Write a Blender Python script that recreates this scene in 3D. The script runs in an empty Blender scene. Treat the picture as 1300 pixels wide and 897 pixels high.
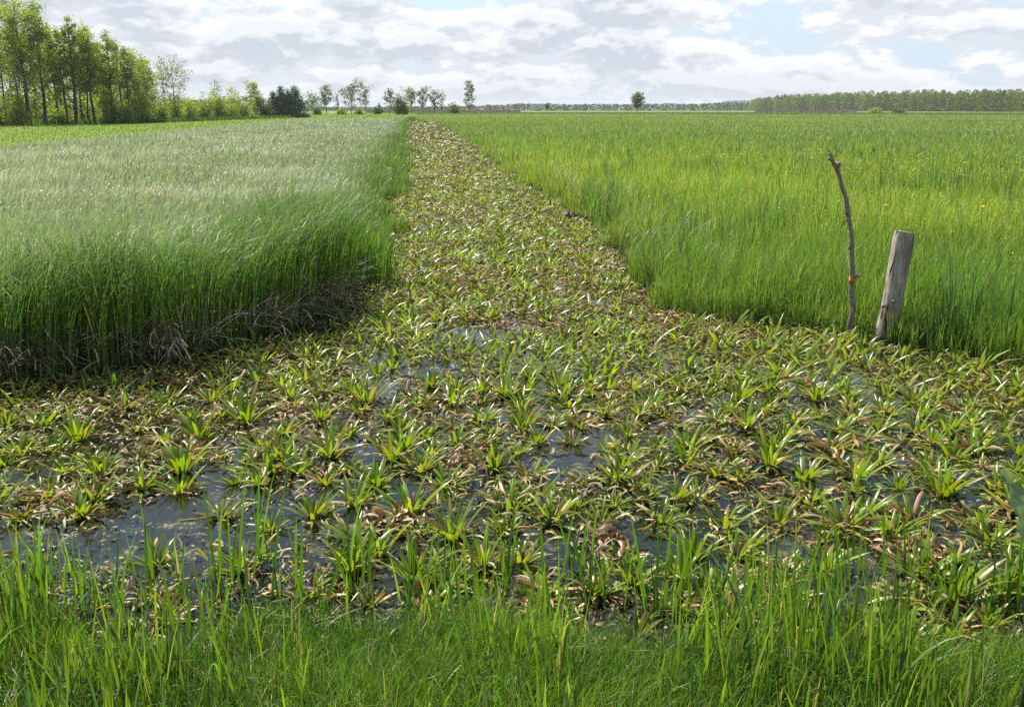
import bpy, math, random
import numpy as np

random.seed(7)
RNG = np.random.default_rng(11)
SC = bpy.context.scene
COL = SC.collection
PI = math.pi

# ------------------------------------------------------------------ camera
H = 2.1                      # eye above the water of the ditch
F = 1100.0                   # focal length in photo pixels (1300 wide)
TH = math.atan((403.5 - 138.5) / F)
CT, ST = math.cos(TH), math.sin(TH)

def ray(px, py):
    u = (px - 650.0) / F
    v = (403.5 - py) / F
    return u, CT + v * ST, -ST + v * CT

def gp(px, py, z=0.0):
    x, y, zz = ray(px, py)
    k = (z - H) / zz
    return np.array([x * k, y * k, z])

def at_depth(px, py, Y):
    x, y, zz = ray(px, py)
    k = Y / y
    return np.array([x * k, Y, H + zz * k])

cam = bpy.data.cameras.new('camera')
cam.sensor_fit = 'HORIZONTAL'
cam.sensor_width = 36.0
cam.lens = F / 1300.0 * 36.0
cam.shift_y = -(448.5 - 403.5) / 1300.0
cam.clip_start = 0.05
cam.clip_end = 20000
co = bpy.data.objects.new('camera', cam)
co.location = (0, 0, H)
co.rotation_euler = (PI / 2 - TH, 0, 0)
COL.objects.link(co)
SC.camera = co

# ------------------------------------------------------------------ helpers
def tag(o, label=None, cat=None, group=None, kind=None):
    if label: o['label'] = label
    if cat: o['category'] = cat
    if group: o['group'] = group
    if kind: o['kind'] = kind
    return o

def mesh_np(name, V, Q, mat, col=None, smooth=True):
    V = np.asarray(V, np.float32); Q = np.asarray(Q, np.int32)
    me = bpy.data.meshes.new(name)
    n, m = len(V), len(Q)
    me.vertices.add(n); me.vertices.foreach_set('co', V.ravel())
    me.loops.add(m * 4); me.loops.foreach_set('vertex_index', Q.ravel())
    me.polygons.add(m); me.polygons.foreach_set('loop_start', np.arange(0, m * 4, 4, dtype=np.int32))
    me.update(calc_edges=True)
    me.polygons.foreach_set('use_smooth', np.full(m, smooth, dtype=bool))
    if col is not None:
        a = me.color_attributes.new('col', 'FLOAT_COLOR', 'POINT')
        c = np.ones((n, 4), np.float32); c[:, :3] = np.clip(col, 0, 1)
        a.data.foreach_set('color', c.ravel())
    me.materials.append(mat)
    return me

def mesh_py(name, V, Fc, mat, smooth=True):
    me = bpy.data.meshes.new(name)
    me.from_pydata([tuple(map(float, v)) for v in V], [], [tuple(map(int, f)) for f in Fc])
    me.update()
    me.polygons.foreach_set('use_smooth', np.full(len(me.polygons), smooth, dtype=bool))
    me.materials.append(mat)
    return me

def obj(name, me, parent=None, loc=(0, 0, 0), rotz=0.0):
    o = bpy.data.objects.new(name, me)
    o.location = tuple(map(float, loc)); o.rotation_euler = (0, 0, rotz)
    if parent: o.parent = parent
    COL.objects.link(o)
    return o

def empty(name, loc, rotz=0.0):
    o = obj(name, None, None, loc, rotz)
    o.empty_display_size = 0.1
    return o

class Geo:
    """collects quad geometry with a colour per point"""
    def __init__(s): s.V = []; s.Q = []; s.C = []; s.n = 0
    def add(s, V, Q, C):
        s.V.append(V); s.Q.append(Q + s.n); s.C.append(C); s.n += len(V)
    def mesh(s, name, mat, smooth=True):
        return mesh_np(name, np.concatenate(s.V), np.concatenate(s.Q), mat, np.concatenate(s.C), smooth)

def arr(a, n):
    a = np.asarray(a, float)
    return np.full(n, float(a)) if a.ndim == 0 else a

PROF = {
    'grass': lambda t: np.clip(0.75 + 0.5 * t, 0, 1) * (1 - t ** 2.2) + 0.03,
    'sword': lambda t: (0.75 + 0.6 * t - 0.1 * t) * (1 - t ** 2.6) * 0.95 + 0.03,
    'leaf': lambda t: np.sin(np.clip(0.12 + t * 0.88, 0, 1) * PI) ** 0.7 + 0.04,
    'strap': lambda t: np.clip(np.minimum(0.5 + t * 3, (1 - t) * 4 + 0.12), 0, 1),
}

def ribbons(P, L, W, yaw, phi0, dphi, c0, c1, segs=3, power=1.4, prof='grass', twist0=0.0,
            twist=0.0, roll0=0.0, roll=0.0, fold=0.0, cpow=1.0, yawc=0.0):
    P = np.asarray(P, float); n = len(P)
    L, W, yaw, phi0, dphi = (arr(a, n) for a in (L, W, yaw, phi0, dphi))
    twist0, twist, roll0, roll, yawc = (arr(a, n) for a in (twist0, twist, roll0, roll, yawc))
    c0 = np.broadcast_to(np.asarray(c0, float), (n, 3)); c1 = np.broadcast_to(np.asarray(c1, float), (n, 3))
    t = np.linspace(0, 1, segs + 1)
    phi = phi0[:, None] + dphi[:, None] * t[None] ** power
    yw = yaw[:, None] + yawc[:, None] * t[None]
    d = np.stack([np.sin(phi) * np.cos(yw), np.sin(phi) * np.sin(yw), np.cos(phi)], -1)
    step = (d[:, :-1] + d[:, 1:]) * 0.5 * (L / segs)[:, None, None]
    pos = np.concatenate([np.zeros((n, 1, 3)), np.cumsum(step, 1)], 1) + P[:, None]
    sa = yw + PI / 2 + twist0[:, None] + twist[:, None] * t[None]
    side = np.stack([np.cos(sa), np.sin(sa), np.zeros_like(sa)], -1)
    nrm = np.cross(side, d); nrm /= (np.linalg.norm(nrm, axis=-1, keepdims=True) + 1e-9)
    rl = (roll0[:, None] + roll[:, None] * t[None])[..., None]
    s2 = side * np.cos(rl) + nrm * np.sin(rl)
    n2 = nrm * np.cos(rl) - side * np.sin(rl)
    w = (W[:, None] * PROF[prof](t)[None])[..., None] * 0.5
    cc = c0[:, None] + (c1 - c0)[:, None] * (t ** cpow)[None, :, None]
    if fold > 0:
        cols = [pos - s2 * w, pos - n2 * w * fold, pos + s2 * w]
    else:
        cols = [pos - s2 * w, pos + s2 * w]
    k = len(cols)
    V = np.stack(cols, 2)                                   # n, segs+1, k, 3
    C = np.repeat(cc[:, :, None], k, 2)
    idx = np.arange(n * (segs + 1) * k).reshape(n, segs + 1, k)
    Q = np.stack([idx[:, :-1, :-1], idx[:, :-1, 1:], idx[:, 1:, 1:], idx[:, 1:, :-1]], -1)
    return V.reshape(-1, 3), Q.reshape(-1, 4), C.reshape(-1, 3)

_lat = {}
def vnoise(x, y, scale, seed=0):
    if seed not in _lat:
        _lat[seed] = np.random.default_rng(900 + seed).random((256, 256))
    g = _lat[seed]
    x = np.asarray(x) / scale + 1000; y = np.asarray(y) / scale + 1000
    xi = np.floor(x).astype(int); yi = np.floor(y).astype(int)
    fx = x - xi; fy = y - yi
    fx = fx * fx * (3 - 2 * fx); fy = fy * fy * (3 - 2 * fy)
    a = g[xi % 256, yi % 256]; b = g[(xi + 1) % 256, yi % 256]
    c = g[xi % 256, (yi + 1) % 256]; d = g[(xi + 1) % 256, (yi + 1) % 256]
    return (a * (1 - fx) + b * fx) * (1 - fy) + (c * (1 - fx) + d * fx) * fy

def fbm(x, y, scale, seed=0):
    return (vnoise(x, y, scale, seed) * 0.55 + vnoise(x, y, scale / 2.3, seed + 1) * 0.28
            + vnoise(x, y, scale / 5.1, seed + 2) * 0.17)

def sd_poly(X, Y, poly):
    """signed distance, negative inside"""
    poly = np.asarray(poly, float)
    d = np.full(X.shape, 1e18); inside = np.zeros(X.shape, bool)
    n = len(poly)
    for i in range(n):
        ax, ay = poly[i]; bx, by = poly[(i + 1) % n]
        ex, ey = bx - ax, by - ay
        wx, wy = X - ax, Y - ay
        h = np.clip((wx * ex + wy * ey) / (ex * ex + ey * ey + 1e-12), 0, 1)
        d = np.minimum(d, (wx - ex * h) ** 2 + (wy - ey * h) ** 2)
        cond = ((ay > Y) != (by > Y))
        with np.errstate(divide='ignore', invalid='ignore'):
            xi = ax + (Y - ay) / (by - ay + 1e-15) * (bx - ax)
        inside ^= cond & (X < xi)
    d = np.sqrt(d)
    return np.where(inside, -d, d)

def dist_line(X, Y, pts):
    d = np.full(X.shape, 1e18)
    for (ax, ay), (bx, by) in zip(pts[:-1], pts[1:]):
        ex, ey = bx - ax, by - ay
        h = np.clip(((X - ax) * ex + (Y - ay) * ey) / (ex * ex + ey * ey + 1e-12), 0, 1)
        d = np.minimum(d, np.hypot(X - ax - ex * h, Y - ay - ey * h))
    return d

def field(n_efold, r0, r1, az0, az1, rng=RNG, rmin=2.0):
    """points round the camera's foot: even up to r0, then thinning with distance"""
    daz = math.radians(az1 - az0)
    rho = n_efold / (r0 * r0 * daz)
    n1 = int(rho * 0.5 * (r0 * r0 - rmin * rmin) * daz) if r0 > rmin else 0
    n2 = int(n_efold * math.log(r1 / max(r0, rmin)))
    ra = np.sqrt(rng.uniform(rmin * rmin, r0 * r0, n1)) if n1 > 0 else np.zeros(0)
    rb = np.exp(rng.uniform(math.log(max(r0, rmin)), math.log(r1), n2))
    r = np.concatenate([ra, rb])
    az = np.radians(rng.uniform(az0, az1, len(r)))
    return r * np.sin(az), r * np.cos(az), r

def tube_geo(pts, rad, sides=8, cap=True, wob=0.0, rng=RNG):
    pts = np.asarray(pts, float); rad = np.asarray(rad, float); n = len(pts)
    tan = np.gradient(pts, axis=0); tan /= (np.linalg.norm(tan, axis=1, keepdims=True) + 1e-12)
    ref = np.array([0.0, 1.0, 0.0]) if abs(tan[:, 1]).max() < 0.9 else np.array([1.0, 0.0, 0.0])
    a = np.cross(tan, ref); a /= np.linalg.norm(a, axis=1, keepdims=True)
    b = np.cross(a, tan)
    ang = np.linspace(0, 2 * PI, sides, endpoint=False)
    r = rad[:, None] * (1 + (rng.uniform(-wob, wob, (n, sides)) if wob else 0))
    V = pts[:, None] + r[..., None] * (np.cos(ang)[None, :, None] * a[:, None] + np.sin(ang)[None, :, None] * b[:, None])
    V = V.reshape(-1, 3)
    i = np.arange(n * sides).reshape(n, sides)
    j = np.roll(i, -1, 1)
    Q = np.stack([i[:-1], j[:-1], j[1:], i[1:]], -1).reshape(-1, 4)
    if cap:
        V = np.concatenate([V, pts[-1:] + tan[-1:] * rad[-1] * 0.2, pts[:1]])
        c1, c0 = len(V) - 2, len(V) - 1
        top = [[i[-1, k], i[-1, (k + 1) % sides], i[-1, (k + 2) % sides], c1] for k in range(0, sides - 1, 2)]
        bot = [[i[0, (k + 2) % sides], i[0, (k + 1) % sides], i[0, k], c0] for k in range(0, sides - 1, 2)]
        Q = np.concatenate([Q, np.array(top + bot)])
    return V, Q

# ------------------------------------------------------------------ materials
def new_mat(name):
    m = bpy.data.materials.new(name); m.use_nodes = True
    nt = m.node_tree; nt.nodes.clear()
    out = nt.nodes.new('ShaderNodeOutputMaterial')
    return m, nt, out

def N(nt, t, **kw):
    n = nt.nodes.new(t)
    for k, v in kw.items():
        if k in n.inputs: n.inputs[k].default_value = v
        else: setattr(n, k, v)
    return n

def leafy(name, rough=0.45, trans=0.38, spec=0.45, tint=(1.25, 1.3, 0.55), sheen=0.0):
    m, nt, out = new_mat(name)
    at = N(nt, 'ShaderNodeAttribute', attribute_name='col')
    p = N(nt, 'ShaderNodeBsdfPrincipled')
    p.inputs['Roughness'].default_value = rough
    p.inputs['Specular IOR Level'].default_value = spec
    nt.links.new(at.outputs['Color'], p.inputs['Base Color'])
    tr = N(nt, 'ShaderNodeBsdfTranslucent')
    mul = N(nt, 'ShaderNodeMix', data_type='RGBA', blend_type='MULTIPLY')
    mul.inputs[0].default_value = 1.0
    mul.inputs[7].default_value = (*tint, 1)
    nt.links.new(at.outputs['Color'], mul.inputs[6])
    nt.links.new(mul.outputs[2], tr.inputs['Color'])
    mx = N(nt, 'ShaderNodeMixShader'); mx.inputs[0].default_value = trans
    nt.links.new(p.outputs[0], mx.inputs[1]); nt.links.new(tr.outputs[0], mx.inputs[2])
    nt.links.new(mx.outputs[0], out.inputs['Surface'])
    return m

M_REED = leafy('reed_blade', 0.44, 0.42, 1.0, (1.1, 1.15, 0.8))
M_GRASS = leafy('grass_blade', 0.42, 0.45, 0.4, (1.38, 1.34, 0.6))
M_ROSETTE = leafy('water_plant_leaf', 0.30, 0.42, 0.42, (1.6, 1.5, 0.35))
M_DEAD = leafy('withered_leaf', 0.5, 0.15, 0.4, (1.2, 1.0, 0.7))
M_STRAW = leafy('dry_straw', 0.6, 0.15, 0.3, (1.1, 1.0, 0.8))
M_LEAF = leafy('tree_leaf', 0.5, 0.5, 0.3, (1.5, 1.4, 0.45))
M_NEEDLE = leafy('needle', 0.6, 0.15, 0.3, (1.1, 1.2, 0.6))
M_PETAL = leafy('petal', 0.5, 0.4, 0.3, (1.2, 1.1, 0.4))

def bark_mat(name, ca, cb, scale=6.0):
    m, nt, out = new_mat(name)
    tc = N(nt, 'ShaderNodeTexCoord')
    mp = N(nt, 'ShaderNodeMapping'); mp.inputs['Scale'].default_value = (1, 1, 0.15)
    nz = N(nt, 'ShaderNodeTexNoise', Scale=scale, Detail=5.0)
    cr = N(nt, 'ShaderNodeValToRGB')
    cr.color_ramp.elements[0].color = (*ca, 1); cr.color_ramp.elements[0].position = 0.35
    cr.color_ramp.elements[1].color = (*cb, 1); cr.color_ramp.elements[1].position = 0.68
    p = N(nt, 'ShaderNodeBsdfPrincipled'); p.inputs['Roughness'].default_value = 0.9
    nt.links.new(tc.outputs['Object'], mp.inputs[0]); nt.links.new(mp.outputs[0], nz.inputs['Vector'])
    nt.links.new(nz.outputs[0], cr.inputs[0]); nt.links.new(cr.outputs[0], p.inputs['Base Color'])
    nt.links.new(p.outputs[0], out.inputs['Surface'])
    return m

M_BARK = bark_mat('dark_bark', (0.02, 0.017, 0.014), (0.07, 0.06, 0.05))
M_GREYBARK = bark_mat('grey_bark', (0.05, 0.045, 0.04), (0.16, 0.15, 0.14))

# ------------------------------------------------------------------ plan of the place (metres)
CA = math.atan((527 - 650) / F)                  # heading of the channel
CU = np.array([math.cos(CA), -math.sin(CA)]); CV = np.array([math.sin(CA), math.cos(CA)])
def uv(x, y): return x * CU[0] + y * CU[1], x * CV[0] + y * CV[1]
def xy(u, v): return u * CU[0] + v * CV[0], u * CU[1] + v * CV[1]

def g2(px, py): return gp(px, py)[:2]

front_left = [g2(*p) for p in [(0, 490), (60, 482), (130, 474), (200, 462), (265, 450), (325, 436), (380, 418), (425, 398)]]
side_left = [g2(*p) for p in [(452, 362), (470, 322), (484, 285), (495, 248), (503, 212), (511, 180), (516, 163)]]
front_right = [g2(*p) for p in [(1300, 470), (1240, 458), (1180, 449), (1120, 437), (1060, 422), (1000, 414), (930, 409), (870, 401), (828, 392)]]
side_right = [g2(*p) for p in [(806, 362), (784, 325), (752, 290), (712, 262), (668, 235), (628, 205), (592, 178), (569, 164)]]
UL = uv(*side_left[-1])[0]; UR = uv(*side_right[-1])[0]
V_END = 150.0

def ext(a, b, k):                                  # go on along a->b
    a = np.array(a); b = np.array(b); d = (b - a) / np.linalg.norm(b - a)
    return b + d * k

far = 6000.0
POLY_L = [ext(front_left[2], front_left[0], 25)] + front_left + side_left + \
         [np.array(xy(UL, V_END)), np.array(xy(UL + 2.0, V_END + 3)), np.array(xy(UL + 2.0, far)), np.array([-far, far]), np.array([-far, 0.0])]
POLY_R = [ext(front_right[2], front_right[0], 25)] + front_right + side_right + \
         [np.array(xy(UR, V_END)), np.array(xy(UL + 1.9, V_END + 3)), np.array(xy(UL + 1.9, far)), np.array([far, far]), np.array([far, 0.0])]
near_edge = [g2(*p) for p in [(-150, 758), (0, 768), (90, 776), (150, 832), (230, 836), (280, 795), (330, 774), (420, 774), (500, 800), (560, 792), (640, 808),
                              (700, 818), (800, 828), (900, 842), (960, 846), (1080, 848), (1200, 838), (1300, 825), (1450, 815)]]
POLY_N = [np.array([-30, near_edge[0][1] - 0.3])] + near_edge + [np.array([30, near_edge[-1][1] - 0.3]), np.array([30, -30]), np.array([-30, -30])]

def s_left(x, y): return sd_poly(x, y, POLY_L)
def s_right(x, y): return sd_poly(x, y, POLY_R)
def s_near(x, y): return sd_poly(x, y, POLY_N)

def sstep(a, b, x):
    t = np.clip((x - a) / (b - a), 0, 1); return t * t * (3 - 2 * t)

def near_h(y):  return 0.06 + 0.40 * sstep(3.6, 0.3, y)
BANK = 0.07
def ground_z(x, y):
    x = np.asarray(x, float); y = np.asarray(y, float)
    sl, sr, sn = s_left(x, y), s_right(x, y), s_near(x, y)
    bank = np.minimum(sl, sr)
    w = sstep(0.10, -0.22, bank)
    z = -0.30 + (BANK + 0.30 + 0.05 * (fbm(x, y, 2.5, 3) - 0.5)) * w
    wn = sstep(0.25, -0.25, sn)
    return z * (1 - wn) + (near_h(y) + 0.04 * (fbm(x, y, 0.9, 5) - 0.5)) * wn

# ------------------------------------------------------------------ ground and water
def graded(fine0, fine1, step, limit, growth=1.14):
    a = list(np.arange(fine0, fine1 + 1e-6, step))
    s = step
    while a[-1] < limit: s *= growth; a.append(a[-1] + s)
    s = step
    lo = []
    x = fine0
    while x > -limit: s *= growth; x -= s; lo.append(x)
    return np.array(lo[::-1] + a)

gu = graded(-7.0, 7.0, 0.14, 1750)
gv = graded(-1.0, 14.0, 0.14, 1750)
gv = gv[gv > -60]
GU, GV = np.meshgrid(gu, gv, indexing='ij')
GX, GY = xy(GU, GV)
GZ = ground_z(GX, GY)
i = np.arange(GX.size).reshape(GX.shape)
GQ = np.stack([i[:-1, :-1], i[1:, :-1], i[1:, 1:], i[:-1, 1:]], -1).reshape(-1, 4)

REED_U = UL - 20.0                                 # outer margin of the reed bed
def ground_col(x, y):
    u, v = uv(x, y); r = np.hypot(x, y)
    c = np.zeros(x.shape + (3,)); c[:] = (0.035, 0.028, 0.016)
    sl, sr, sn = s_left(x, y), s_right(x, y), s_near(x, y)
    L = sl < -0.05; R = sr < -0.05
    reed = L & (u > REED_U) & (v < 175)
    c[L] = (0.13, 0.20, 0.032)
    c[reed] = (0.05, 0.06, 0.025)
    c[R] = (0.07, 0.11, 0.025)
    farR = (R | L) & (r > 150)
    c[farR & R] = (0.13, 0.19, 0.05)
    c[sn < 0.1] = (0.055, 0.075, 0.02)
    return c

m, nt, out = new_mat('soil_and_meadow')
at = N(nt, 'ShaderNodeAttribute', attribute_name='col')
tc = N(nt, 'ShaderNodeTexCoord')
nz = N(nt, 'ShaderNodeTexNoise', Scale=0.6, Detail=8.0, Roughness=0.7)
nt.links.new(tc.outputs['Object'], nz.inputs['Vector'])
mr = N(nt, 'ShaderNodeMapRange'); mr.inputs[1].default_value = 0.3; mr.inputs[2].default_value = 0.7
mr.inputs[3].default_value = 0.65; mr.inputs[4].default_value = 1.35
nt.links.new(nz.outputs[0], mr.inputs[0])
vm = N(nt, 'ShaderNodeVectorMath', operation='SCALE')
nt.links.new(at.outputs['Color'], vm.inputs[0]); nt.links.new(mr.outputs[0], vm.inputs['Scale'])
p = N(nt, 'ShaderNodeBsdfPrincipled'); p.inputs['Roughness'].default_value = 0.95
p.inputs['Specular IOR Level'].default_value = 0.1
nt.links.new(vm.outputs[0], p.inputs['Base Color']); nt.links.new(p.outputs[0], out.inputs['Surface'])
M_GROUND = m
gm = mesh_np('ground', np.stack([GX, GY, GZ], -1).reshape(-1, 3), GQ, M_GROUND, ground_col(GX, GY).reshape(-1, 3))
tag(obj('ground', gm), kind='structure')

# water: shallow, murky, films of algae floating on it
m, nt, out = new_mat('ditch_water')
tc = N(nt, 'ShaderNodeTexCoord')
n1 = N(nt, 'ShaderNodeTexNoise', Scale=5.5, Detail=9.0, Roughness=0.72)
n2 = N(nt, 'ShaderNodeTexNoise', Scale=38.0, Detail=4.0, Roughness=0.6)
nw = N(nt, 'ShaderNodeTexNoise', Scale=26.0, Detail=3.0, Roughness=0.55)
for q in (n1, n2, nw): nt.links.new(tc.outputs['Object'], q.inputs['Vector'])
ad = N(nt, 'ShaderNodeMath', operation='MULTIPLY_ADD'); ad.inputs[1].default_value = 0.35
nt.links.new(n2.outputs[0], ad.inputs[0]); nt.links.new(n1.outputs[0], ad.inputs[2])
film = N(nt, 'ShaderNodeMapRange'); film.inputs[1].default_value = 0.70; film.inputs[2].default_value = 0.84
nt.links.new(ad.outputs[0], film.inputs[0])
cr = N(nt, 'ShaderNodeValToRGB')
e = cr.color_ramp.elements
e[0].position = 0.0; e[0].color = (0.010, 0.012, 0.008, 1)
e[1].position = 1.0; e[1].color = (0.13, 0.12, 0.045, 1)
q = e.new(0.5); q.color = (0.045, 0.045, 0.02, 1)
nt.links.new(film.outputs[0], cr.inputs[0])
p = N(nt, 'ShaderNodeBsdfPrincipled'); p.inputs['IOR'].default_value = 1.48
rr = N(nt, 'ShaderNodeMapRange'); rr.inputs[3].default_value = 0.03; rr.inputs[4].default_value = 0.35
nt.links.new(film.outputs[0], rr.inputs[0]); nt.links.new(rr.outputs[0], p.inputs['Roughness'])
bp = N(nt, 'ShaderNodeBump'); bp.inputs['Strength'].default_value = 0.05; bp.inputs['Distance'].default_value = 0.02
nt.links.new(nw.outputs[0], bp.inputs['Height']); nt.links.new(bp.outputs[0], p.inputs['Normal'])
nt.links.new(cr.outputs[0], p.inputs['Base Color']); nt.links.new(p.outputs[0], out.inputs['Surface'])
M_WATER = m
wv = [(-32, 1.8, 0), (32, 1.8, 0), (32, 14, 0)] + [(*xy(UR + 3, 16), 0), (*xy(UR + 2, V_END + 2), 0), (*xy(UL - 2, V_END + 2), 0), (*xy(UL - 3, 16), 0), (-32, 14, 0)]
tag(obj('water', mesh_py('water', wv, [tuple(range(len(wv)))], M_WATER, False)), kind='structure')

# ------------------------------------------------------------------ grasses
def jit(c, n, s=0.2, rng=RNG):
    c = np.broadcast_to(np.asarray(c, float), (n, 3)) if np.ndim(c) == 1 else np.asarray(c, float)
    return c * (1 + rng.normal(0, s, (n, 1))) * (1 + rng.normal(0, s * 0.35, (n, 3)))

def mixc(a, b, t): return np.asarray(a) * (1 - t[:, None]) + np.asarray(b) * t[:, None]

def reed_bed():
    g = Geo(); rng = np.random.default_rng(21)
    # body of the bed
    x, y, r = field(70000, 9.0, 175, -50, 4, rng, 4.0)
    xe, ye, re_ = field(15000, 8.0, 40, -46, -6, rng, 4.0)      # denser towards the open front
    se = s_left(xe, ye); k = (se < 0) & (se > -0.5)
    x = np.concatenate([x, xe[k]]); y = np.concatenate([y, ye[k]]); r = np.concatenate([r, re_[k]])
    s = s_left(x, y); u, v = uv(x, y)
    edge_n = (vnoise(x, y, 0.7, 8) - 0.5) * 0.35 + np.where(v > 10.5, (fbm(x, y, 1.6, 18) - 0.44) * 3.2, 0)
    k = (s < edge_n * 0.7 - 0.02) & (u > REED_U + 0.9 * (vnoise(x, y, 6, 9) - 0.5)) & (v < 172)
    x, y, r, s, u, v = (a[k] for a in (x, y, r, s, u, v)); n = len(x)
    lod = np.maximum(1, r / 9.0) ** 0.85
    du = UL + 0.9 - u                                            # metres in from the channel
    side = sstep(3.0, 0.8, du + 1.2 * (vnoise(x, y, 2.5, 12) - 0.5)) * sstep(7.5, 10.0, v)   # greener fringe by the channel
    pat = fbm(x, y, 5.0, 30)
    line = [ext(front_left[2], front_left[0], 25)] + front_left + side_left[:1]
    dfr = dist_line(x, y, line) + 0.5 * (vnoise(x, y, 0.8, 36) - 0.5)
    front = sstep(1.75, 1.15, dfr)
    fringe = sstep(2.6, 0.7, du + 1.6 * (vnoise(x, y, 1.8, 37) - 0.5))
    hgt = 0.54 + 0.16 * (pat - 0.5) + 0.14 * (vnoise(x, y, 0.7, 38) - 0.5)
    hgt = np.maximum(hgt, 0.54 + (0.42 + 0.5 * (vnoise(x, y, 0.9, 39) - 0.5)) * fringe)
    tall = 1.30 + 0.42 * (vnoise(x, y, 0.55, 33) - 0.5)
    hgt = hgt * (1 - front) + np.maximum(hgt, tall) * front
    hgt *= 1 - 0.55 * sstep(-1.1, 0.25, s) * sstep(9.5, 11.5, v)
    hgt *= rng.uniform(0.74, 1.08, n) * (1 - 0.12 * sstep(-0.15, 0.05, s))
    wind = np.where(front > 0.35, 0.15, 0.55) + rng.normal(0, 0.6, n)                          # blown to the right and away
    wild = rng.random(n) < 0.30 + 0.3 * side
    yaw = np.where(wild, rng.uniform(-PI, PI, n), wind)
    lip = (du < 1.0) & (v > 9.5) & (rng.random(n) < 0.6); yaw[lip] = rng.normal(-0.1, 0.7, lip.sum())
    phi0 = np.abs(rng.normal(0.05, 0.07, n))
    dphi = (1.15 + 1.0 * (fbm(x, y, 3.0, 40) - 0.4) - 0.1 * front) * rng.uniform(0.3, 1.75, n) * (1 - 0.35 * side)
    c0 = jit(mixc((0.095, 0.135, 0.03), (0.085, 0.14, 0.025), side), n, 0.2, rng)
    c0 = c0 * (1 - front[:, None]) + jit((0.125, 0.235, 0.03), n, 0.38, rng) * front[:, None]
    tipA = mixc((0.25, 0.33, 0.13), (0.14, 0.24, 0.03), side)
    tipSheen = np.array((0.60, 0.62, 0.48))  # silver sheen of sunlit blades, put into the tip colour
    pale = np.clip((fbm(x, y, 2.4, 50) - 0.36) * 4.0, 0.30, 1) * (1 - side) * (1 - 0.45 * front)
    c1 = jit(tipA * (1 - pale[:, None] * 0.75) + tipSheen * pale[:, None] * 0.75, n, 0.22, rng)
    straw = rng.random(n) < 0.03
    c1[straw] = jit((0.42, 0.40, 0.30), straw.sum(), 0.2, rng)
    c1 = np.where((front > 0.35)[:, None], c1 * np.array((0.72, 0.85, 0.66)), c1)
    w = rng.uniform(0.0055, 0.0095, n) * lod * (1 + 0.35 * side) * (1 + 0.55 * (front > 0.35) * rng.random(n))
    z = np.full(n, BANK - 0.06)
    near = front > 0.35
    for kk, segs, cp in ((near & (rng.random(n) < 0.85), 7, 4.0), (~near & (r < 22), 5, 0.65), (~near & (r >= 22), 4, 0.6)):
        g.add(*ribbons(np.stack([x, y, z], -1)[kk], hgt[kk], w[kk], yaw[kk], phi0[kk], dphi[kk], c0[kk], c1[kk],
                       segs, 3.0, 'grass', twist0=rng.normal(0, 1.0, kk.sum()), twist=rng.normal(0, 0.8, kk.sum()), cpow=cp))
    # brownish seed heads bending in the wind
    q = np.where((rng.random(n) < 0.006 + 0.085 * front) & (r < 60))[0]; m_ = len(q)
    P = np.stack([x[q], y[q], z[q]], -1)
    g.add(*ribbons(P, hgt[q] * 1.16, 0.0062 * lod[q], rng.normal(0.1, 0.35, m_), 0.03, rng.uniform(1.2, 1.9, m_),
                   (0.08, 0.13, 0.03), (0.24, 0.16, 0.10), 7, 2.6, 'strap', cpow=3.0))
    return g
o = obj('reed_bed', reed_bed().mesh('reed_bed', M_REED))
tag(o, 'tall silvery green reeds bending in the wind on the left bank', 'reeds', kind='stuff')

def straw_edge():
    """last year's dead stalks hanging out of the foot of the reed bed"""
    g = Geo(); rng = np.random.default_rng(31)
    pts = np.array(front_left[:] + side_left[:1])
    pts = np.concatenate([[ext(pts[1], pts[0], 3.0)], pts])
    seg = np.linalg.norm(np.diff(pts, axis=0), axis=1); cum = np.concatenate([[0], np.cumsum(seg)])
    n = 4200
    s = rng.uniform(0, cum[-1], n)
    k = np.clip(np.searchsorted(cum, s) - 1, 0, len(seg) - 1); f = (s - cum[k]) / seg[k]
    base = pts[k] + (pts[k + 1] - pts[k]) * f[:, None]
    d = (pts[k + 1] - pts[k]) / seg[k][:, None]
    nrm = np.stack([d[:, 1], -d[:, 0]], -1)                       # towards the water
    dens = vnoise(s, s * 0, 0.55, 60)
    keep = rng.random(n) < (0.15 + 1.2 * np.clip(dens - 0.35, 0, 1)) * (1 - 0.45 * sstep(cum[-1] - 2.5, cum[-1] - 1.0, s))
    base, nrm, s = base[keep], nrm[keep], s[keep]; n = len(base)
    P = np.zeros((n, 3)); P[:, :2] = base - nrm * rng.uniform(0.02, 0.35, n)[:, None]
    P[:, 2] = rng.uniform(0.02, 0.22, n)
    yaw = np.arctan2(nrm[:, 1], nrm[:, 0]) + rng.normal(0, 0.9, n)
    c = jit((0.66, 0.54, 0.40), n, 0.25, rng); dk = rng.random(n) < 0.2
    c[dk] = jit((0.10, 0.07, 0.045), dk.sum(), 0.3, rng)
    g.add(*ribbons(P, rng.uniform(0.2, 0.55, n), rng.uniform(0.004, 0.009, n), yaw, rng.uniform(0.3, 1.6, n),
                   rng.uniform(0.1, 1.3, n), c, c * 1.1, 4, 1.2, 'strap', twist0=rng.normal(0, 0.6, n)))
    # upright dead stalks among the green
    m_ = 1500
    j = rng.integers(0, n, m_)
    P2 = P[j].copy(); P2[:, :2] -= nrm[j] * rng.uniform(0.0, 0.3, m_)[:, None]; P2[:, 2] = 0.03
    c2 = jit((0.28, 0.22, 0.15), m_, 0.25, rng)
    g.add(*ribbons(P2, rng.uniform(0.25, 0.7, m_), 0.005, rng.uniform(-PI, PI, m_), rng.uniform(0.05, 0.4, m_),
                   rng.uniform(0.0, 0.8, m_), c2 * 0.8, c2, 4, 1.3, 'strap'))
    return g
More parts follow.
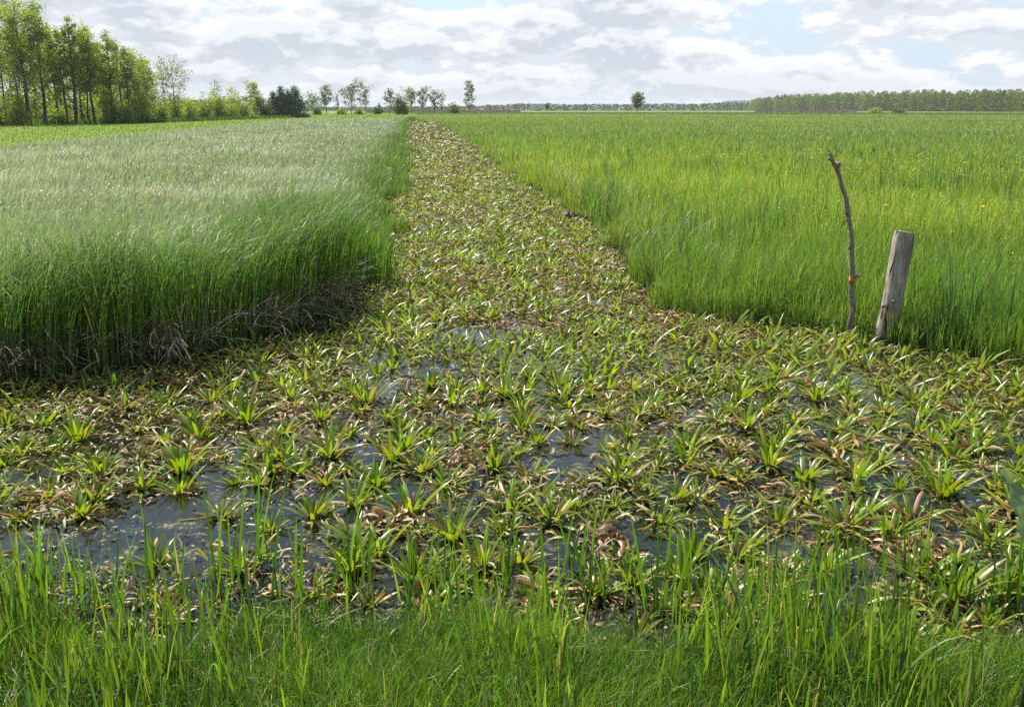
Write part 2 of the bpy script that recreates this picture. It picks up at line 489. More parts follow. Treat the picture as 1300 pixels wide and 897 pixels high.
tag(obj('dead_stalks', straw_edge().mesh('dead_stalks', M_STRAW)),
    'dead straw stalks at the foot of the left reeds', 'dead stalks', kind='stuff')

def right_meadow():
    g = Geo(); rng = np.random.default_rng(41)
    x, y, r = field(90000, 9.0, 520, -8, 48, rng, 6.0)
    xe, ye, re_ = field(40000, 9.0, 30, -4, 48, rng, 6.0)
    se = s_right(xe, ye); k = (se < 0.3) & (se > -0.45)
    x = np.concatenate([x, xe[k]]); y = np.concatenate([y, ye[k]]); r = np.concatenate([r, re_[k]])
    s = s_right(x, y); u, v = uv(x, y)
    edge_n = (vnoise(x, y, 0.5, 13) - 0.5) * 0.5 + np.where(v > 11, (fbm(x, y, 1.8, 14) - 0.42) * 2.4, 0)
    k = (s < edge_n * 0.6 - 0.02)
    x, y, r, s, u, v = (a[k] for a in (x, y, r, s, u, v)); n = len(x)
    lod = np.maximum(1, r / 9.0) ** 0.9
    pat = fbm(x, y, 4.5, 70); big = fbm(x * 0.35, y, 16.0, 75)
    yel = sstep(10.5, 16.0, r + 5 * (pat - 0.5)) * sstep(60, 24, r + 16 * (big - 0.5))
    dull = sstep(24, 75, r + 20 * (big - 0.5))
    hgt = (0.63 + 0.34 * (pat - 0.5) + 0.22 * (vnoise(x, y, 0.7, 77) - 0.5)) * rng.uniform(0.6, 1.12, n)
    hgt *= 1 - 0.45 * sstep(-0.6, 0.1, s) * (0.5 + vnoise(x, y, 1.1, 78))
    hgt *= 1 - 0.25 * sstep(25, 90, r)
    yaw = rng.uniform(-PI, PI, n)
    phi0 = np.abs(rng.normal(0.08, 0.09, n))
    dphi = rng.gamma(1.2, 0.42, n) * (1 + 0.5 * sstep(12, 40, r))
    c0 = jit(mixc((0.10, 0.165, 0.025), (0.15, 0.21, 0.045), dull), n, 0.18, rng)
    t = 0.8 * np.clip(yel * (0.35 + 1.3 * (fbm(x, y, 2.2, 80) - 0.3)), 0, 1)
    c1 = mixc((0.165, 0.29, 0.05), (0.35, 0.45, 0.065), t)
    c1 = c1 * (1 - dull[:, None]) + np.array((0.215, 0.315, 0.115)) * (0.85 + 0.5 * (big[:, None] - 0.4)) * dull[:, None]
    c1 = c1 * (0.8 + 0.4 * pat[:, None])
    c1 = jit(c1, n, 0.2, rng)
    pale = rng.random(n) < 0.05 + 0.05 * yel
    c1[pale] = jit((0.42, 0.42, 0.26), pale.sum(), 0.2, rng)
    # taller, darker blades along the far end of the meadow
    belt = (r > 330) & (r < 470); hgt[belt] *= 1.5; c1[belt] *= 0.6; c0[belt] *= 0.6
    w = rng.uniform(0.005, 0.010, n) * lod
    z = np.full(n, BANK - 0.05)
    near = r < 20
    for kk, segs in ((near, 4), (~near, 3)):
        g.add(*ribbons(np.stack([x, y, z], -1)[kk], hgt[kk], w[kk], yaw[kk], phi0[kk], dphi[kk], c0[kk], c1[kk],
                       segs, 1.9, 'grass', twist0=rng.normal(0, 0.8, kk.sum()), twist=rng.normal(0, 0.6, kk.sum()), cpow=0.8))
    # blue-green broad sedge leaves standing among it
    cx, cy, cr_ = field(900, 9.0, 40, -4, 40, rng, 7.0)
    kk = (s_right(cx, cy) < -0.1) & (fbm(cx, cy, 1.6, 85) > 0.56); cx, cy, cr_ = cx[kk], cy[kk], cr_[kk]
    m_ = 9
    cx = np.repeat(cx, m_) + rng.normal(0, 0.1, len(cx) * m_); cy = np.repeat(cy, m_) + rng.normal(0, 0.1, len(cy) * m_); cr_ = np.repeat(cr_, m_)
    q = len(cx)
    c = jit((0.085, 0.17, 0.045), q, 0.2, rng)
    g.add(*ribbons(np.stack([cx, cy, np.full(q, BANK - 0.03)], -1), rng.uniform(0.55, 0.85, q), 0.014 * np.maximum(1, cr_ / 11), rng.uniform(-PI, PI, q),
                   rng.uniform(0, 0.2, q), rng.uniform(0.1, 0.6, q), c * 0.8, c * 1.3, 4, 1.8, 'grass', fold=0.25))
    # drooping pale seed grass by the corner and the channel side
    cx, cy, cr_ = field(5200, 9.0, 40, -6, 22, rng, 7.0)
    ss = s_right(cx, cy)
    kk = (ss < 0.03) & (ss > -1.3) & (fbm(cx, cy, 2.0, 88) > 0.42); cx, cy, cr_ = cx[kk], cy[kk], cr_[kk]; q = len(cx)
    c = jit((0.26, 0.25, 0.13), q, 0.25, rng)
    g.add(*ribbons(np.stack([cx, cy, np.full(q, BANK)], -1), rng.uniform(0.4, 0.85, q), 0.0045 * np.maximum(1, cr_ / 8), rng.uniform(-PI, PI, q),
                   rng.uniform(0.1, 0.5, q), rng.uniform(0.8, 1.9, q), (0.09, 0.13, 0.03), c, 5, 2.2, 'strap'))
    return g
o = obj('meadow_grass', right_meadow().mesh('meadow_grass', M_GRASS))
tag(o, 'tall yellow green meadow grass on the right bank', 'grass', kind='stuff')

def blossoms():
    g = Geo(); rng = np.random.default_rng(45)
    x, y, r = field(14000, 9.0, 32, 8, 42, rng, 9.0)
    k = (s_right(x, y) < -0.6) & (fbm(x, y, 2.4, 140) > 0.50 - 0.08 * sstep(3, 8, x)) & (rng.random(len(x)) < 0.36); x, y, r = x[k], y[k], r[k]; n = len(x)
    c = jit((0.40, 0.42, 0.04), n, 0.2, rng)
    P = np.stack([x, y, BANK + rng.uniform(0.50, 0.74, n)], -1)
    g.add(*ribbons(P, 0.016 * np.maximum(1, r / 11), 0.016 * np.maximum(1, r / 11), rng.uniform(-PI, PI, n), rng.uniform(0.6, 1.5, n), 0.2, c, c, 2, 1.0, 'leaf'))
    # thin stalks that carry them
    c = jit((0.13, 0.2, 0.03), n, 0.15, rng)
    P2 = P.copy(); P2[:, 2] = BANK
    g.add(*ribbons(P2, P[:, 2] - BANK, 0.003 * np.maximum(1, r / 9), rng.uniform(-PI, PI, n), 0.0, 0.0, c, c, 1, 1.0, 'strap'))
    return g
tag(obj('yellow_blossoms', blossoms().mesh('yellow_blossoms', M_PETAL)),
    'countless tiny yellow blossoms in the right meadow', 'blossoms', kind='stuff')

def left_meadow():
    g = Geo(); rng = np.random.default_rng(51)
    x, y, r = field(42000, 30.0, 420, -46, 2, rng, 14.0)
    u, v = uv(x, y)
    k = (s_left(x, y) < -0.3) & ((u < REED_U + 0.3) | (v > 171)); x, y, r = x[k], y[k], r[k]; n = len(x)
    lod = np.maximum(1, r / 30.0) ** 0.95
    pat = fbm(x * 0.4, y, 7.0, 90)
    c1 = mixc((0.165, 0.255, 0.05), (0.23, 0.30, 0.06), pat) ; c1 = jit(c1, n, 0.15, rng)
    dark = rng.random(n) < 0.10; c1[dark] *= 0.6
    g.add(*ribbons(np.stack([x, y, np.full(n, BANK - 0.02)], -1), rng.uniform(0.08, 0.2, n) * (1 + 0.3 * pat), 0.028 * lod, rng.uniform(-PI, PI, n),
                   rng.uniform(0, 0.3, n), rng.uniform(0.2, 0.9, n), c1 * 0.8, c1, 2, 1.5, 'grass'))
    return g
tag(obj('short_grass', left_meadow().mesh('short_grass', M_GRASS)),
    'bright green mown strip between reeds and trees at left', 'grass', kind='stuff')

def bank_grass():
    """the bank underfoot: short turf and, at the water, longer shoots"""
    g = Geo(); rng = np.random.default_rng(61)
    n = 120000
    x = rng.uniform(-3.3, 3.3, n); y = rng.uniform(1.7, 3.95, n)
    s = s_near(x, y)
    k = s < 0.05 + 0.12 * (vnoise(x, y, 0.25, 95) - 0.5); x, y, s = x[k], y[k], s[k]; n = len(x)
    z = ground_z(x, y) - 0.01
    pat = fbm(x, y, 0.6, 97)
    c = mixc((0.07, 0.17, 0.016), (0.15, 0.27, 0.025), np.clip(pat * 1.6 - 0.3, 0, 1)); c = jit(c, n, 0.22, rng)
    st = rng.random(n) < 0.05; c[st] = jit((0.32, 0.29, 0.17), st.sum(), 0.2, rng)
    hg = rng.uniform(0.05, 0.17, n) * (0.45 + 1.5 * pat)
    g.add(*ribbons(np.stack([x, y, z], -1), hg, rng.uniform(0.0025, 0.005, n), rng.uniform(-PI, PI, n), rng.uniform(0, 0.5, n),
                   rng.uniform(0.2, 1.2, n), c * 0.75, c, 3, 1.4, 'grass', twist0=rng.normal(0, 0.5, n)))
    # dead thatch lying in the turf
    m_ = 2600
    xx = rng.uniform(-3.0, 3.0, m_); yy = rng.uniform(1.9, 3.7, m_); kk = s_near(xx, yy) < 0.1; xx, yy = xx[kk], yy[kk]; m_ = len(xx)
    cc = jit((0.30, 0.25, 0.14), m_, 0.3, rng)
    g.add(*ribbons(np.stack([xx, yy, ground_z(xx, yy) + rng.uniform(0.01, 0.06, m_)], -1), rng.uniform(0.05, 0.14, m_), rng.uniform(0.002, 0.004, m_), rng.uniform(-PI, PI, m_),
                   rng.uniform(0.9, 1.5, m_), rng.uniform(-0.1, 0.7, m_), cc, cc, 3, 1.2, 'strap'))
    # long upright shoots near the edge, in loose tufts
    n = 9000
    x = rng.uniform(-2.9, 2.9, n); y = rng.uniform(1.9, 3.95, n)
    s = s_near(x, y)
    tuft = fbm(x, y, 0.42, 99)
    right = sstep(-0.6, 0.4, x) + sstep(-1.0, -1.6, x)
    mid = np.exp(-((x + 0.62) / 0.34) ** 2)
    k = (s < 0.72) & (s > -1.25) & (y < 3.72) & (rng.random(n) < (np.clip((tuft - 0.40) * 5, 0.07, 1)) * (0.35 + 0.65 * np.clip(right, 0, 1)) * (1 - 0.6 * mid) * (1 - 0.6 * sstep(-0.05, 0.25, s))) 
    x, y, s, tuft = x[k], y[k], s[k], tuft[k]; n = len(x)
    z = np.maximum(ground_z(x, y), -0.08)
    hg = rng.uniform(0.20, 0.58, n) * np.clip(0.55 + 1.1 * (tuft - 0.35), 0.5, 1.15) * (1 - 0.35 * sstep(-0.2, -1.0, s))
    t = rng.random(n)
    c = mixc((0.07, 0.16, 0.02), (0.19, 0.29, 0.032), t); c = jit(c, n, 0.17, rng)
    yl = rng.random(n) < 0.06; c[yl] = jit((0.34, 0.31, 0.12), yl.sum(), 0.2, rng)
    bl = rng.random(n) < 0.15; c[bl] = jit((0.06, 0.13, 0.055), bl.sum(), 0.15, rng)
    dphi = np.where(rng.random(n) < 0.16, rng.uniform(0.8, 1.9, n), np.abs(rng.normal(0.12, 0.18, n)))
    g.add(*ribbons(np.stack([x, y, z], -1), hg, rng.uniform(0.006, 0.0145, n), rng.uniform(-PI, PI, n), np.abs(rng.normal(0.1, 0.12, n)),
                   dphi, c * 0.85, c * 1.1, 6, 1.7, 'grass', twist0=rng.normal(0, 0.9, n), twist=rng.normal(0, 0.5, n), fold=0.22))
    # a few pronounced tufts whose place is read from the photograph
    tufts = [(55, 770, 9, .42), (105, 775, 8, .36), (185, 735, 6, .34), (292, 742, 8, .50), (355, 760, 7, .50), (330, 715, 5, .4), (455, 745, 9, .42),
             (30, 790, 8, .38), (540, 760, 9, .36), (585, 735, 6, .42), (640, 745, 8, .38), (730, 735, 9, .44), (765, 760, 8, .34), (830, 770, 12, .44),
             (862, 745, 9, .42), (905, 775, 8, .36), (960, 770, 9, .34), (1015, 790, 6, .36), (1060, 780, 7, .44), (1090, 735, 6, .36), (1165, 730, 9, .42), (1195, 765, 9, .34),
             (1245, 770, 9, .38), (1285, 775, 8, .42), (700, 785, 9, .36), (610, 790, 9, .34), (410, 790, 7, .3), (255, 795, 8, .3), (150, 800, 8, .34), (1140, 800, 9, .36)]
    for px, py, cnt, hh in tufts:
        c_ = gp(px, py, 0.03)
        X = c_[0] + rng.normal(0, 0.045, cnt); Y = c_[1] + rng.normal(0, 0.045, cnt)
        Z = np.maximum(ground_z(X, Y), -0.08)
        c = jit(mixc((0.06, 0.15, 0.018), (0.13, 0.25, 0.025), rng.random(cnt)), cnt, 0.12, rng)
        g.add(*ribbons(np.stack([X, Y, Z], -1), 1.38 * hh * rng.uniform(0.6, 1.15, cnt), rng.uniform(0.010, 0.020, cnt), rng.uniform(-PI, PI, cnt),
                       np.abs(rng.normal(0.08, 0.1, cnt)), np.abs(rng.normal(0.12, 0.25, cnt)), c * 0.85, c * 1.1, 7, 1.7, 'grass',
                       twist0=rng.normal(0, 0.8, cnt), twist=rng.normal(0, 0.4, cnt), fold=0.25))
    return g
tag(obj('bank_grass', bank_grass().mesh('bank_grass', M_GRASS)),
    'fresh green grass and long shoots on the near bank', 'grass', kind='stuff')

# ------------------------------------------------------------------ floating weed in the ditch
OPEN = [(270, 622, 70, 26), (150, 690, 120, 38), (40, 735, 70, 30), (545, 470, 60, 20), (480, 485, 30, 14), (690, 495, 24, 34), (715, 585, 70, 34), (600, 420, 60, 18),
        (655, 412, 50, 20), (765, 385, 20, 10), (520, 625, 44, 20), (590, 660, 50, 28), (700, 690, 60, 26), (840, 690, 70, 22), (1085, 715, 70, 16), (1010, 500, 14, 14),
        (1180, 515, 16, 8), (730, 335, 14, 8), (620, 590, 30, 20), (380, 590, 30, 22), (1095, 545, 24, 14), (905, 640, 30, 14), (1060, 760, 60, 14), (250, 745, 60, 20)]
OPEN += [(200, 655, 80, 24), (90, 705, 110, 30), (240, 705, 60, 26), (10, 690, 60, 24), (420, 700, 50, 20), (1000, 690, 30, 14)]
OPEN_G = []
for px, py, rx, ry in OPEN:
    c = gp(px, py); a = gp(px + rx, py); b = gp(px, py + ry)
    q_ = 0.70 if py < 610 else 0.88
    OPEN_G.append((c[0], c[1], abs(a[0] - c[0]) * q_, abs(b[1] - c[1]) * q_))
def openness(x, y):
    o_ = np.zeros(np.shape(x))
    for cx, cy, rx, ry in OPEN_G:
        o_ = np.maximum(o_, np.exp(-(((x - cx) / rx) ** 2 + ((y - cy) / ry) ** 2) * 0.8))
    return o_

def in_water(x, y): return np.minimum(np.minimum(s_left(x, y), s_right(x, y)), s_near(x, y))   # >0 in the ditch

def debris():
    g = Geo(); rng = np.random.default_rng(71)
    x, y, r = field(58000, 8.0, 150, -44, 44, rng, 2.6)
    xe, ye, re_ = field(36000, 8.0, 150, -12, 16, rng, 8.0)
    x = np.concatenate([x, xe]); y = np.concatenate([y, ye]); r = np.concatenate([r, re_])
    s = in_water(x, y); op = openness(x, y); cl = fbm(x, y, 0.45, 110)
    dens = np.clip((cl - 0.44) * 7.0 + 0.7, 0.03, 1) * (1 - 0.86 * op)
    dens = np.maximum(dens, 0.8 * sstep(11, 18, r))
    k = (s > -0.05) & (rng.random(len(x)) < dens); x, y, r = x[k], y[k], r[k]; n = len(x)
    lod = np.maximum(1, r / 8.0) ** 0.7
    kind = rng.random(n); pat = fbm(x, y, 0.9, 115) + 0.12 * rng.normal(0, 1, n)
    farm = sstep(9, 20, r)
    green = kind < np.clip((pat - 0.24) * 1.9 - 0.06 + 0.16 * farm + 0.3 * sstep(30, 90, r), 0.22, 0.95)
    c = jit(mixc((0.20, 0.105, 0.032), (0.25, 0.185, 0.055), farm), n, 0.35, rng)
    tan = rng.random(n) < 0.20; c[tan] = jit((0.44, 0.31, 0.17), tan.sum(), 0.25, rng)
    dk = rng.random(n) < 0.16; c[dk] = jit((0.06, 0.038, 0.018), dk.sum(), 0.3, rng)
    yl = rng.random(n) < 0.10; c[yl] = jit((0.24, 0.17, 0.03), yl.sum(), 0.25, rng)
    c[green] = jit((0.165, 0.18, 0.022), green.sum(), 0.3, rng)
    L = rng.uniform(0.035, 0.125, n) * lod; W = rng.uniform(0.006, 0.017, n) * lod
    phi = rng.uniform(0.9, 1.5, n)
    P = np.stack([x, y, rng.uniform(-0.008, 0.022, n) + 0.05 * rng.random(n) * np.clip((cl[k] - 0.5) * 5, 0, 1)], -1)
    g.add(*ribbons(P, L, W, rng.uniform(-PI, PI, n), phi, rng.uniform(0.2, 1.5, n), c, c * rng.uniform(0.7, 1.4, (n, 1)), 4, 1.2, 'strap',
                   roll0=rng.normal(0, 0.6, n), roll=rng.normal(0, 1.3, n), yawc=rng.normal(0, 0.9, n), fold=0.3))
    # tiny scraps and floating leaflets
    x, y, r = field(80000, 6.5, 60, -44, 44, rng, 2.6)
    s = in_water(x, y); op = openness(x, y); cl = fbm(x, y, 0.4, 118)
    k = (s > -0.02) & (rng.random(len(x)) < np.clip((cl - 0.50) * 6, 0.0, 0.8) * (1 - 0.95 * op)); x, y, r = x[k], y[k], r[k]; n = len(x)
    lod = np.maximum(1, r / 6.5)
    c = jit((0.12, 0.13, 0.025), n, 0.35, rng); b = rng.random(n) < 0.35; c[b] = jit((0.13, 0.08, 0.035), b.sum(), 0.35, rng)
    w_ = rng.random(n) < 0.012; c[w_] = jit((0.40, 0.31, 0.2), w_.sum(), 0.2, rng)
    g.add(*ribbons(np.stack([x, y, rng.uniform(0.001, 0.010, n)], -1), rng.uniform(0.012, 0.04, n) * lod, rng.uniform(0.006, 0.014, n) * lod,
                   rng.uniform(-PI, PI, n), rng.uniform(1.2, 1.6, n), rng.uniform(-0.2, 0.5, n), c, c, 2, 1.0, 'leaf', roll0=rng.normal(0, 0.35, n)))
    return g
tag(obj('floating_weed', debris().mesh('floating_weed', M_DEAD)),
    'brown and olive weed scraps floating over the ditch', 'floating weed', kind='stuff')

# ------------------------------------------------------------------ water soldiers
def rosette_geo(rng, nleaf=17, L=0.27, up=0.25, spread=1.0, w=0.026, segs=5, pale=0.0):
    k = np.arange(nleaf); f = k / (nleaf - 1)
    yaw = k * 2.39996 + rng.normal(0, 0.25, nleaf)
    P = np.stack([np.cos(yaw) * 0.012, np.sin(yaw) * 0.012, np.full(nleaf, -0.05)], -1)
    ln = L * (0.70 + 0.45 * f) * rng.uniform(0.8, 1.12, nleaf)
    phi0 = up + spread * f * 0.75 + rng.normal(0, 0.10, nleaf)
    dphi = 0.12 + rng.gamma(2, 0.16, nleaf) + 0.35 * f
    c0 = jit((0.18, 0.25, 0.025), nleaf, 0.15, rng)
    c1 = jit(mixc((0.125, 0.265, 0.025), (0.265, 0.33, 0.04), f * 0.8 + pale), nleaf, 0.18, rng)
    tipb = rng.random(nleaf) < 0.18
    c1[tipb] = jit((0.24, 0.17, 0.07), tipb.sum(), 0.2, rng)
    return ribbons(P, ln, w * rng.uniform(0.8, 1.15, nleaf), yaw, phi0, dphi, c0, c1, segs, 1.6, 'sword',
                   twist0=rng.normal(0, 0.25, nleaf), roll=rng.normal(0, 0.35, nleaf), fold=0.35, cpow=1.5)

def withered_geo(rng, n=8, L=0.22):
    yaw = rng.uniform(-PI, PI, n)
    P = np.stack([np.cos(yaw) * 0.03, np.sin(yaw) * 0.03, rng.uniform(-0.01, 0.03, n)], -1)
    c = jit((0.24, 0.14, 0.05), n, 0.3, rng); q = rng.random(n) < 0.35
    c[q] = jit((0.44, 0.31, 0.18), q.sum(), 0.2, rng)
    return ribbons(P, L * rng.uniform(0.5, 1.1, n), 0.018, yaw, rng.uniform(0.8, 1.35, n), rng.uniform(0.3, 1.1, n), c, c * 1.25, 6, 1.3, 'strap',
                   roll0=rng.normal(0, 0.5, n), roll=rng.normal(0, 1.2, n), yawc=rng.normal(0, 1.0, n), fold=0.35)

ROS = [(228,489),(278,461),(170,499),(81,527),(8,540),(25,575),(175,545),(208,562),(68,570),(91,481),(269,509),(244,532),(312,534),(4,588),(99,557),(183,583),(300,613),
 (359,492),(464,455),(423,463),(381,423),(347,466),(446,425),(419,415),(521,482),(494,412),(520,428),(454,524),(419,578),(379,597),(414,613),(472,557),(499,583),(547,578),
 (612,508),(614,565),(628,594),(480,615),(569,615),(574,511),(547,492),(593,431),(537,514),(360,551),(328,615),(636,474),(663,508),(712,503),(774,511),(827,516),(891,511),
 (739,540),(701,540),(664,543),(862,540),(873,567),(932,573),(913,602),(835,591),(798,578),(784,615),(948,543),(972,522),(907,535),(723,439),(766,425),(792,463),(825,444),
 (862,433),(787,409),(921,425),(945,468),(905,474),(940,495),(819,474),(795,484),(752,468),(875,479),(987,464),(1019,462),(1040,429),(1099,464),(1051,478),(1038,507),(976,494),
 (1078,518),(1126,526),(1161,512),(1185,515),(1227,526),(1278,528),(1067,547),(1008,534),(997,555),(1163,547),(1115,587),(1147,566),(1062,587),(1022,606),(1249,593),(1292,574),
 (1086,622),(1142,619),(1030,638),(1201,619),(123,634),(228,624),(200,713),(451,640),(576,682),(474,611),(823,627),(860,632),(763,661),(700,659),(786,609),(886,635),(881,706),
 (1033,648),(1159,659),(1130,682),(1211,711),(1258,685),(1195,627),(1046,719),(1240,560),(1210,580),(1265,620),(1180,600),(1100,650),(960,640),(940,610)]
pts = []
for px, py in ROS:
    p_ = gp(px, py); pts.append((p_[0], p_[1]))
rngp = np.random.default_rng(81)
cand_x, cand_y, cand_r = field(22000, 9.0, 150, -42, 42, rngp, 2.7)
o_ = np.argsort(cand_r); cand_x, cand_y, cand_r = cand_x[o_], cand_y[o_], cand_r[o_]
sw = in_water(cand_x, cand_y); op = openness(cand_x, cand_y)
sel = (sw > 0.10) & (op < 0.35) & (cand_r > 2.95)
left_thin = (cand_x < -0.9) & (cand_r < 6.8)
sel &= ~(left_thin & (rngp.random(len(cand_x)) < 0.8))
cand_x, cand_y, cand_r = cand_x[sel], cand_y[sel], cand_r[sel]
grid = {}
def free(x, y, d):
    gx, gy = int(x / 0.25), int(y / 0.25)
    k_ = int(d / 0.25) + 1
    for a in range(gx - k_, gx + k_ + 1):
        for b in range(gy - k_, gy + k_ + 1):
            for (qx, qy) in grid.get((a, b), ()):
                if (qx - x) ** 2 + (qy - y) ** 2 < d * d: return False
    return True
for (x, y) in pts: grid.setdefault((int(x / 0.25), int(y / 0.25)), []).append((x, y))
for x, y, r in zip(cand_x, cand_y, cand_r):
    dmin = rngp.uniform(0.16, 0.31) * max(1, r / 26)
    if free(x, y, dmin):
        grid.setdefault((int(x / 0.25), int(y / 0.25)), []).append((x, y)); pts.append((x, y))
pts = sorted(pts, key=lambda q: math.hypot(*q))
rngr = np.random.default_rng(82)
VAR = []
for k_ in range(16):
    k = k_ % 9
    up = [0.15, 0.3, 0.5, 0.22, 0.4, 0.1, 0.55, 0.3, 0.2][k]
    ln = [0.27, 0.25, 0.24, 0.30, 0.27, 0.24, 0.22, 0.29, 0.26][k]
    nl = [15, 18, 20, 16, 19, 13, 17, 20, 12][k]
    V_, Q_, C_ = rosette_geo(rngr, nl + 5 - 2 * (k_ // 9) - k_ % 3, ln * (1.05 - 0.06 * (k_ % 4)), up * 0.7 + 0.08 * (k_ // 9), 0.75 + 0.2 * (k % 3), 0.033, 5, 0.25 * (k % 4 == 2))
    a = mesh_np('leaf_rosette', V_, Q_, M_ROSETTE, C_)
    V_, Q_, C_ = withered_geo(rngr, 10, 0.17)
    b = mesh_np('withered_leaves', V_, Q_, M_DEAD, C_)
    VAR.append((a, b))
VIS = [q for q in pts if abs(math.atan2(q[0], q[1])) < 0.64]
N_IND = 298
IND = set(VIS[:N_IND])
for k, (x, y) in enumerate(VIS[:N_IND]):
    a, b = VAR[int(rngr.integers(0, 16))]
    t = empty('water_soldier', (x, y, 0.0), float(rngr.uniform(-PI, PI)))
    s_ = float(np.clip(rngr.normal(0.82, 0.15), 0.48, 1.06)); t.scale = (s_, s_, s_ * float(rngr.uniform(0.9, 1.12)))
    obj('leaf_rosette', a, t)
    if rngr.random() < 0.6:
        w_ = obj('withered_leaves', b, t); w_.rotation_euler[2] = float(rngr.uniform(-PI, PI)); w_['label'] = 'brown withered leaves'
        tag(t, 'spiky green water plant with brown withered leaves lying round its foot in the ditch', 'water plant', 'water plants with withered leaves')
    else:
        tag(t, 'spiky green water plant without dead leaves round it, standing in the ditch', 'water plant', 'all green water plants in the ditch')

def far_rosettes():
    g = Geo(); rng = np.random.default_rng(83)
    rest = [q for q in pts if q not in IND]
    T = [rosette_geo(rng, 12, 0.29, 0.2 + 0.1 * k, 1.0, 0.032, 3, 0.1 * k) for k in range(4)]
    for x, y in rest:
        V_, Q_, C_ = T[rng.integers(0, 4)]
        r = math.hypot(x, y); s_ = rng.uniform(0.7, 1.25) * max(1, (r / 28)) ** 0.7
        a = rng.uniform(-PI, PI); ca, sa = math.cos(a), math.sin(a)
        V2 = V_ * s_; zc = 1.0 / max(1, (r / 28)) ** 0.5
        V2 = np.stack([V2[:, 0] * ca - V2[:, 1] * sa + x, V2[:, 0] * sa + V2[:, 1] * ca + y, V2[:, 2] * zc], -1)
        g.add(V2, Q_, C_ * rng.uniform(0.8, 1.2))
    return g
tag(obj('far_water_plants', far_rosettes().mesh('far_water_plants', M_ROSETTE)),
    'small spiky water plants filling the channel into the distance', 'water plants', kind='stuff')

# ------------------------------------------------------------------ heaps of dead weed, tussocks, mud
def heap(px, py, wpx, n, label, hh=0.07, seed=1, tone=1.0):
    rng = np.random.default_rng(400 + seed)
    c = gp(px, py); wid = abs(gp(px + wpx, py)[0] - c[0])
    P = np.stack([rng.normal(0, wid * 0.45, n), rng.normal(0, 0.09, n), np.zeros(n)], -1)
    P[:, 0] = np.clip(P[:, 0], -wid * 0.95, wid * 0.95); P[:, 1] = np.clip(P[:, 1], -0.16, 0.16)
    P[:, 2] = rng.uniform(0, 1, n) * hh * np.exp(-(P[:, 0] / wid) ** 2 - (P[:, 1] / 0.14) ** 2)
    cc = jit((0.21, 0.12, 0.045), n, 0.35, rng); q = rng.random(n) < 0.35; cc[q] = jit((0.42, 0.30, 0.18), q.sum(), 0.2, rng)
    g = Geo()
    nu, nv = 26, 6
    an = np.linspace(0, 2 * PI, nu, endpoint=False); rim = 1 + 0.22 * np.sin(3 * an + seed) + 0.13 * rng.normal(0, 1, nu)
    V_ = np.array([(wid * 1.0 * f_ * rim[b] * math.cos(an[b]), 0.2 * f_ * rim[b] * math.sin(an[b]), -0.012 + hh * 0.45 * (1 - f_ ** 1.5) + rng.normal(0, 0.006))
                   for f_ in np.linspace(0.06, 1, nv) for b in range(nu)])
    i_ = np.arange(nu * nv).reshape(nv, nu); j_ = np.roll(i_, -1, 1)
    g.add(V_, np.stack([i_[:-1], i_[1:], j_[1:], j_[:-1]], -1).reshape(-1, 4), jit((0.07, 0.05, 0.022), len(V_), 0.3, rng))
    g.add(*ribbons(P, rng.uniform(0.04, 0.13, n), rng.uniform(0.010, 0.020, n), rng.uniform(-PI, PI, n), rng.uniform(0.6, 1.4, n), rng.uniform(0.4, 1.6, n),
                   cc * tone, cc * 1.2 * tone, 6, 1.2, 'strap', roll0=rng.normal(0, 0.6, n), roll=rng.normal(0, 1.4, n), yawc=rng.normal(0, 1.2, n), fold=0.3))
    return tag(obj('withered_heap', g.mesh('withered_heap', M_DEAD), None, (c[0], c[1], 0)), label, 'withered weed')
heap(850, 410, 45, 150, 'long heap of brown dead weed at the foot of the right bank corner', 0.11, 1)
heap(592, 588, 34, 70, 'crumpled brown leaf heap in the middle of the ditch beside an upright green plant', 0.08, 2)
heap(365, 525, 30, 60, 'pale tan crumpled leaf heap left of the ditch centre', 0.08, 3, 1.2)
heap(735, 628, 24, 45, 'small dark brown clump of rotten leaves standing in grey open water', 0.09, 4, 0.6)
heap(760, 685, 34, 60, 'brown rotten leaf heap just beyond the near bank grass', 0.08, 5, 0.8)
heap(70, 640, 60, 110, 'broad litter of brown leaves beside blue water at the left', 0.07, 6)
heap(500, 665, 40, 80, 'tan and brown leaf heap behind the long shoots of the near bank', 0.07, 7)
heap(1160, 705, 50, 90, 'pinkish brown dead leaf heap in the lower right of the ditch', 0.07, 8, 1.1)

def tussock(px, py, n, hh, label, seed, spread=0.16, away=(0.3, -1.0)):
    rng = np.random.default_rng(500 + seed)
    c = gp(px, py)
    P = np.stack([rng.normal(0, spread, n), rng.normal(0, spread * 0.6, n), rng.uniform(0.0, 0.22, n)], -1)
    cc = jit((0.30, 0.235, 0.175), n, 0.25, rng); q = rng.random(n) < 0.3; cc[q] *= 0.45
    g = Geo()
    yaw = math.atan2(away[1], away[0]) + rng.normal(0, 1.0, n)
    g.add(*ribbons(P, rng.uniform(0.6, 1.2, n) * hh, rng.uniform(0.005, 0.009, n), yaw, rng.uniform(0.1, 0.9, n), rng.uniform(0.8, 2.2, n),
                   cc * 0.8, cc, 6, 1.4, 'strap', twist0=rng.normal(0, 0.6, n)))
    return tag(obj('dry_tussock', g.mesh('dry_tussock', M_STRAW), None, (c[0], c[1], 0.0)), label, 'dry grass tuft')
tussock(398, 398, 330, 0.42, 'dry grey straw tussock drooping at the corner where reeds meet the channel', 1, 0.2)
tussock(30, 478, 230, 0.40, 'pale dry straw tuft at the far left foot of the reeds', 2, 0.17)
tussock(180, 458, 200, 0.34, 'dead straw tuft leaning across dark gap under the left reeds', 3, 0.2)
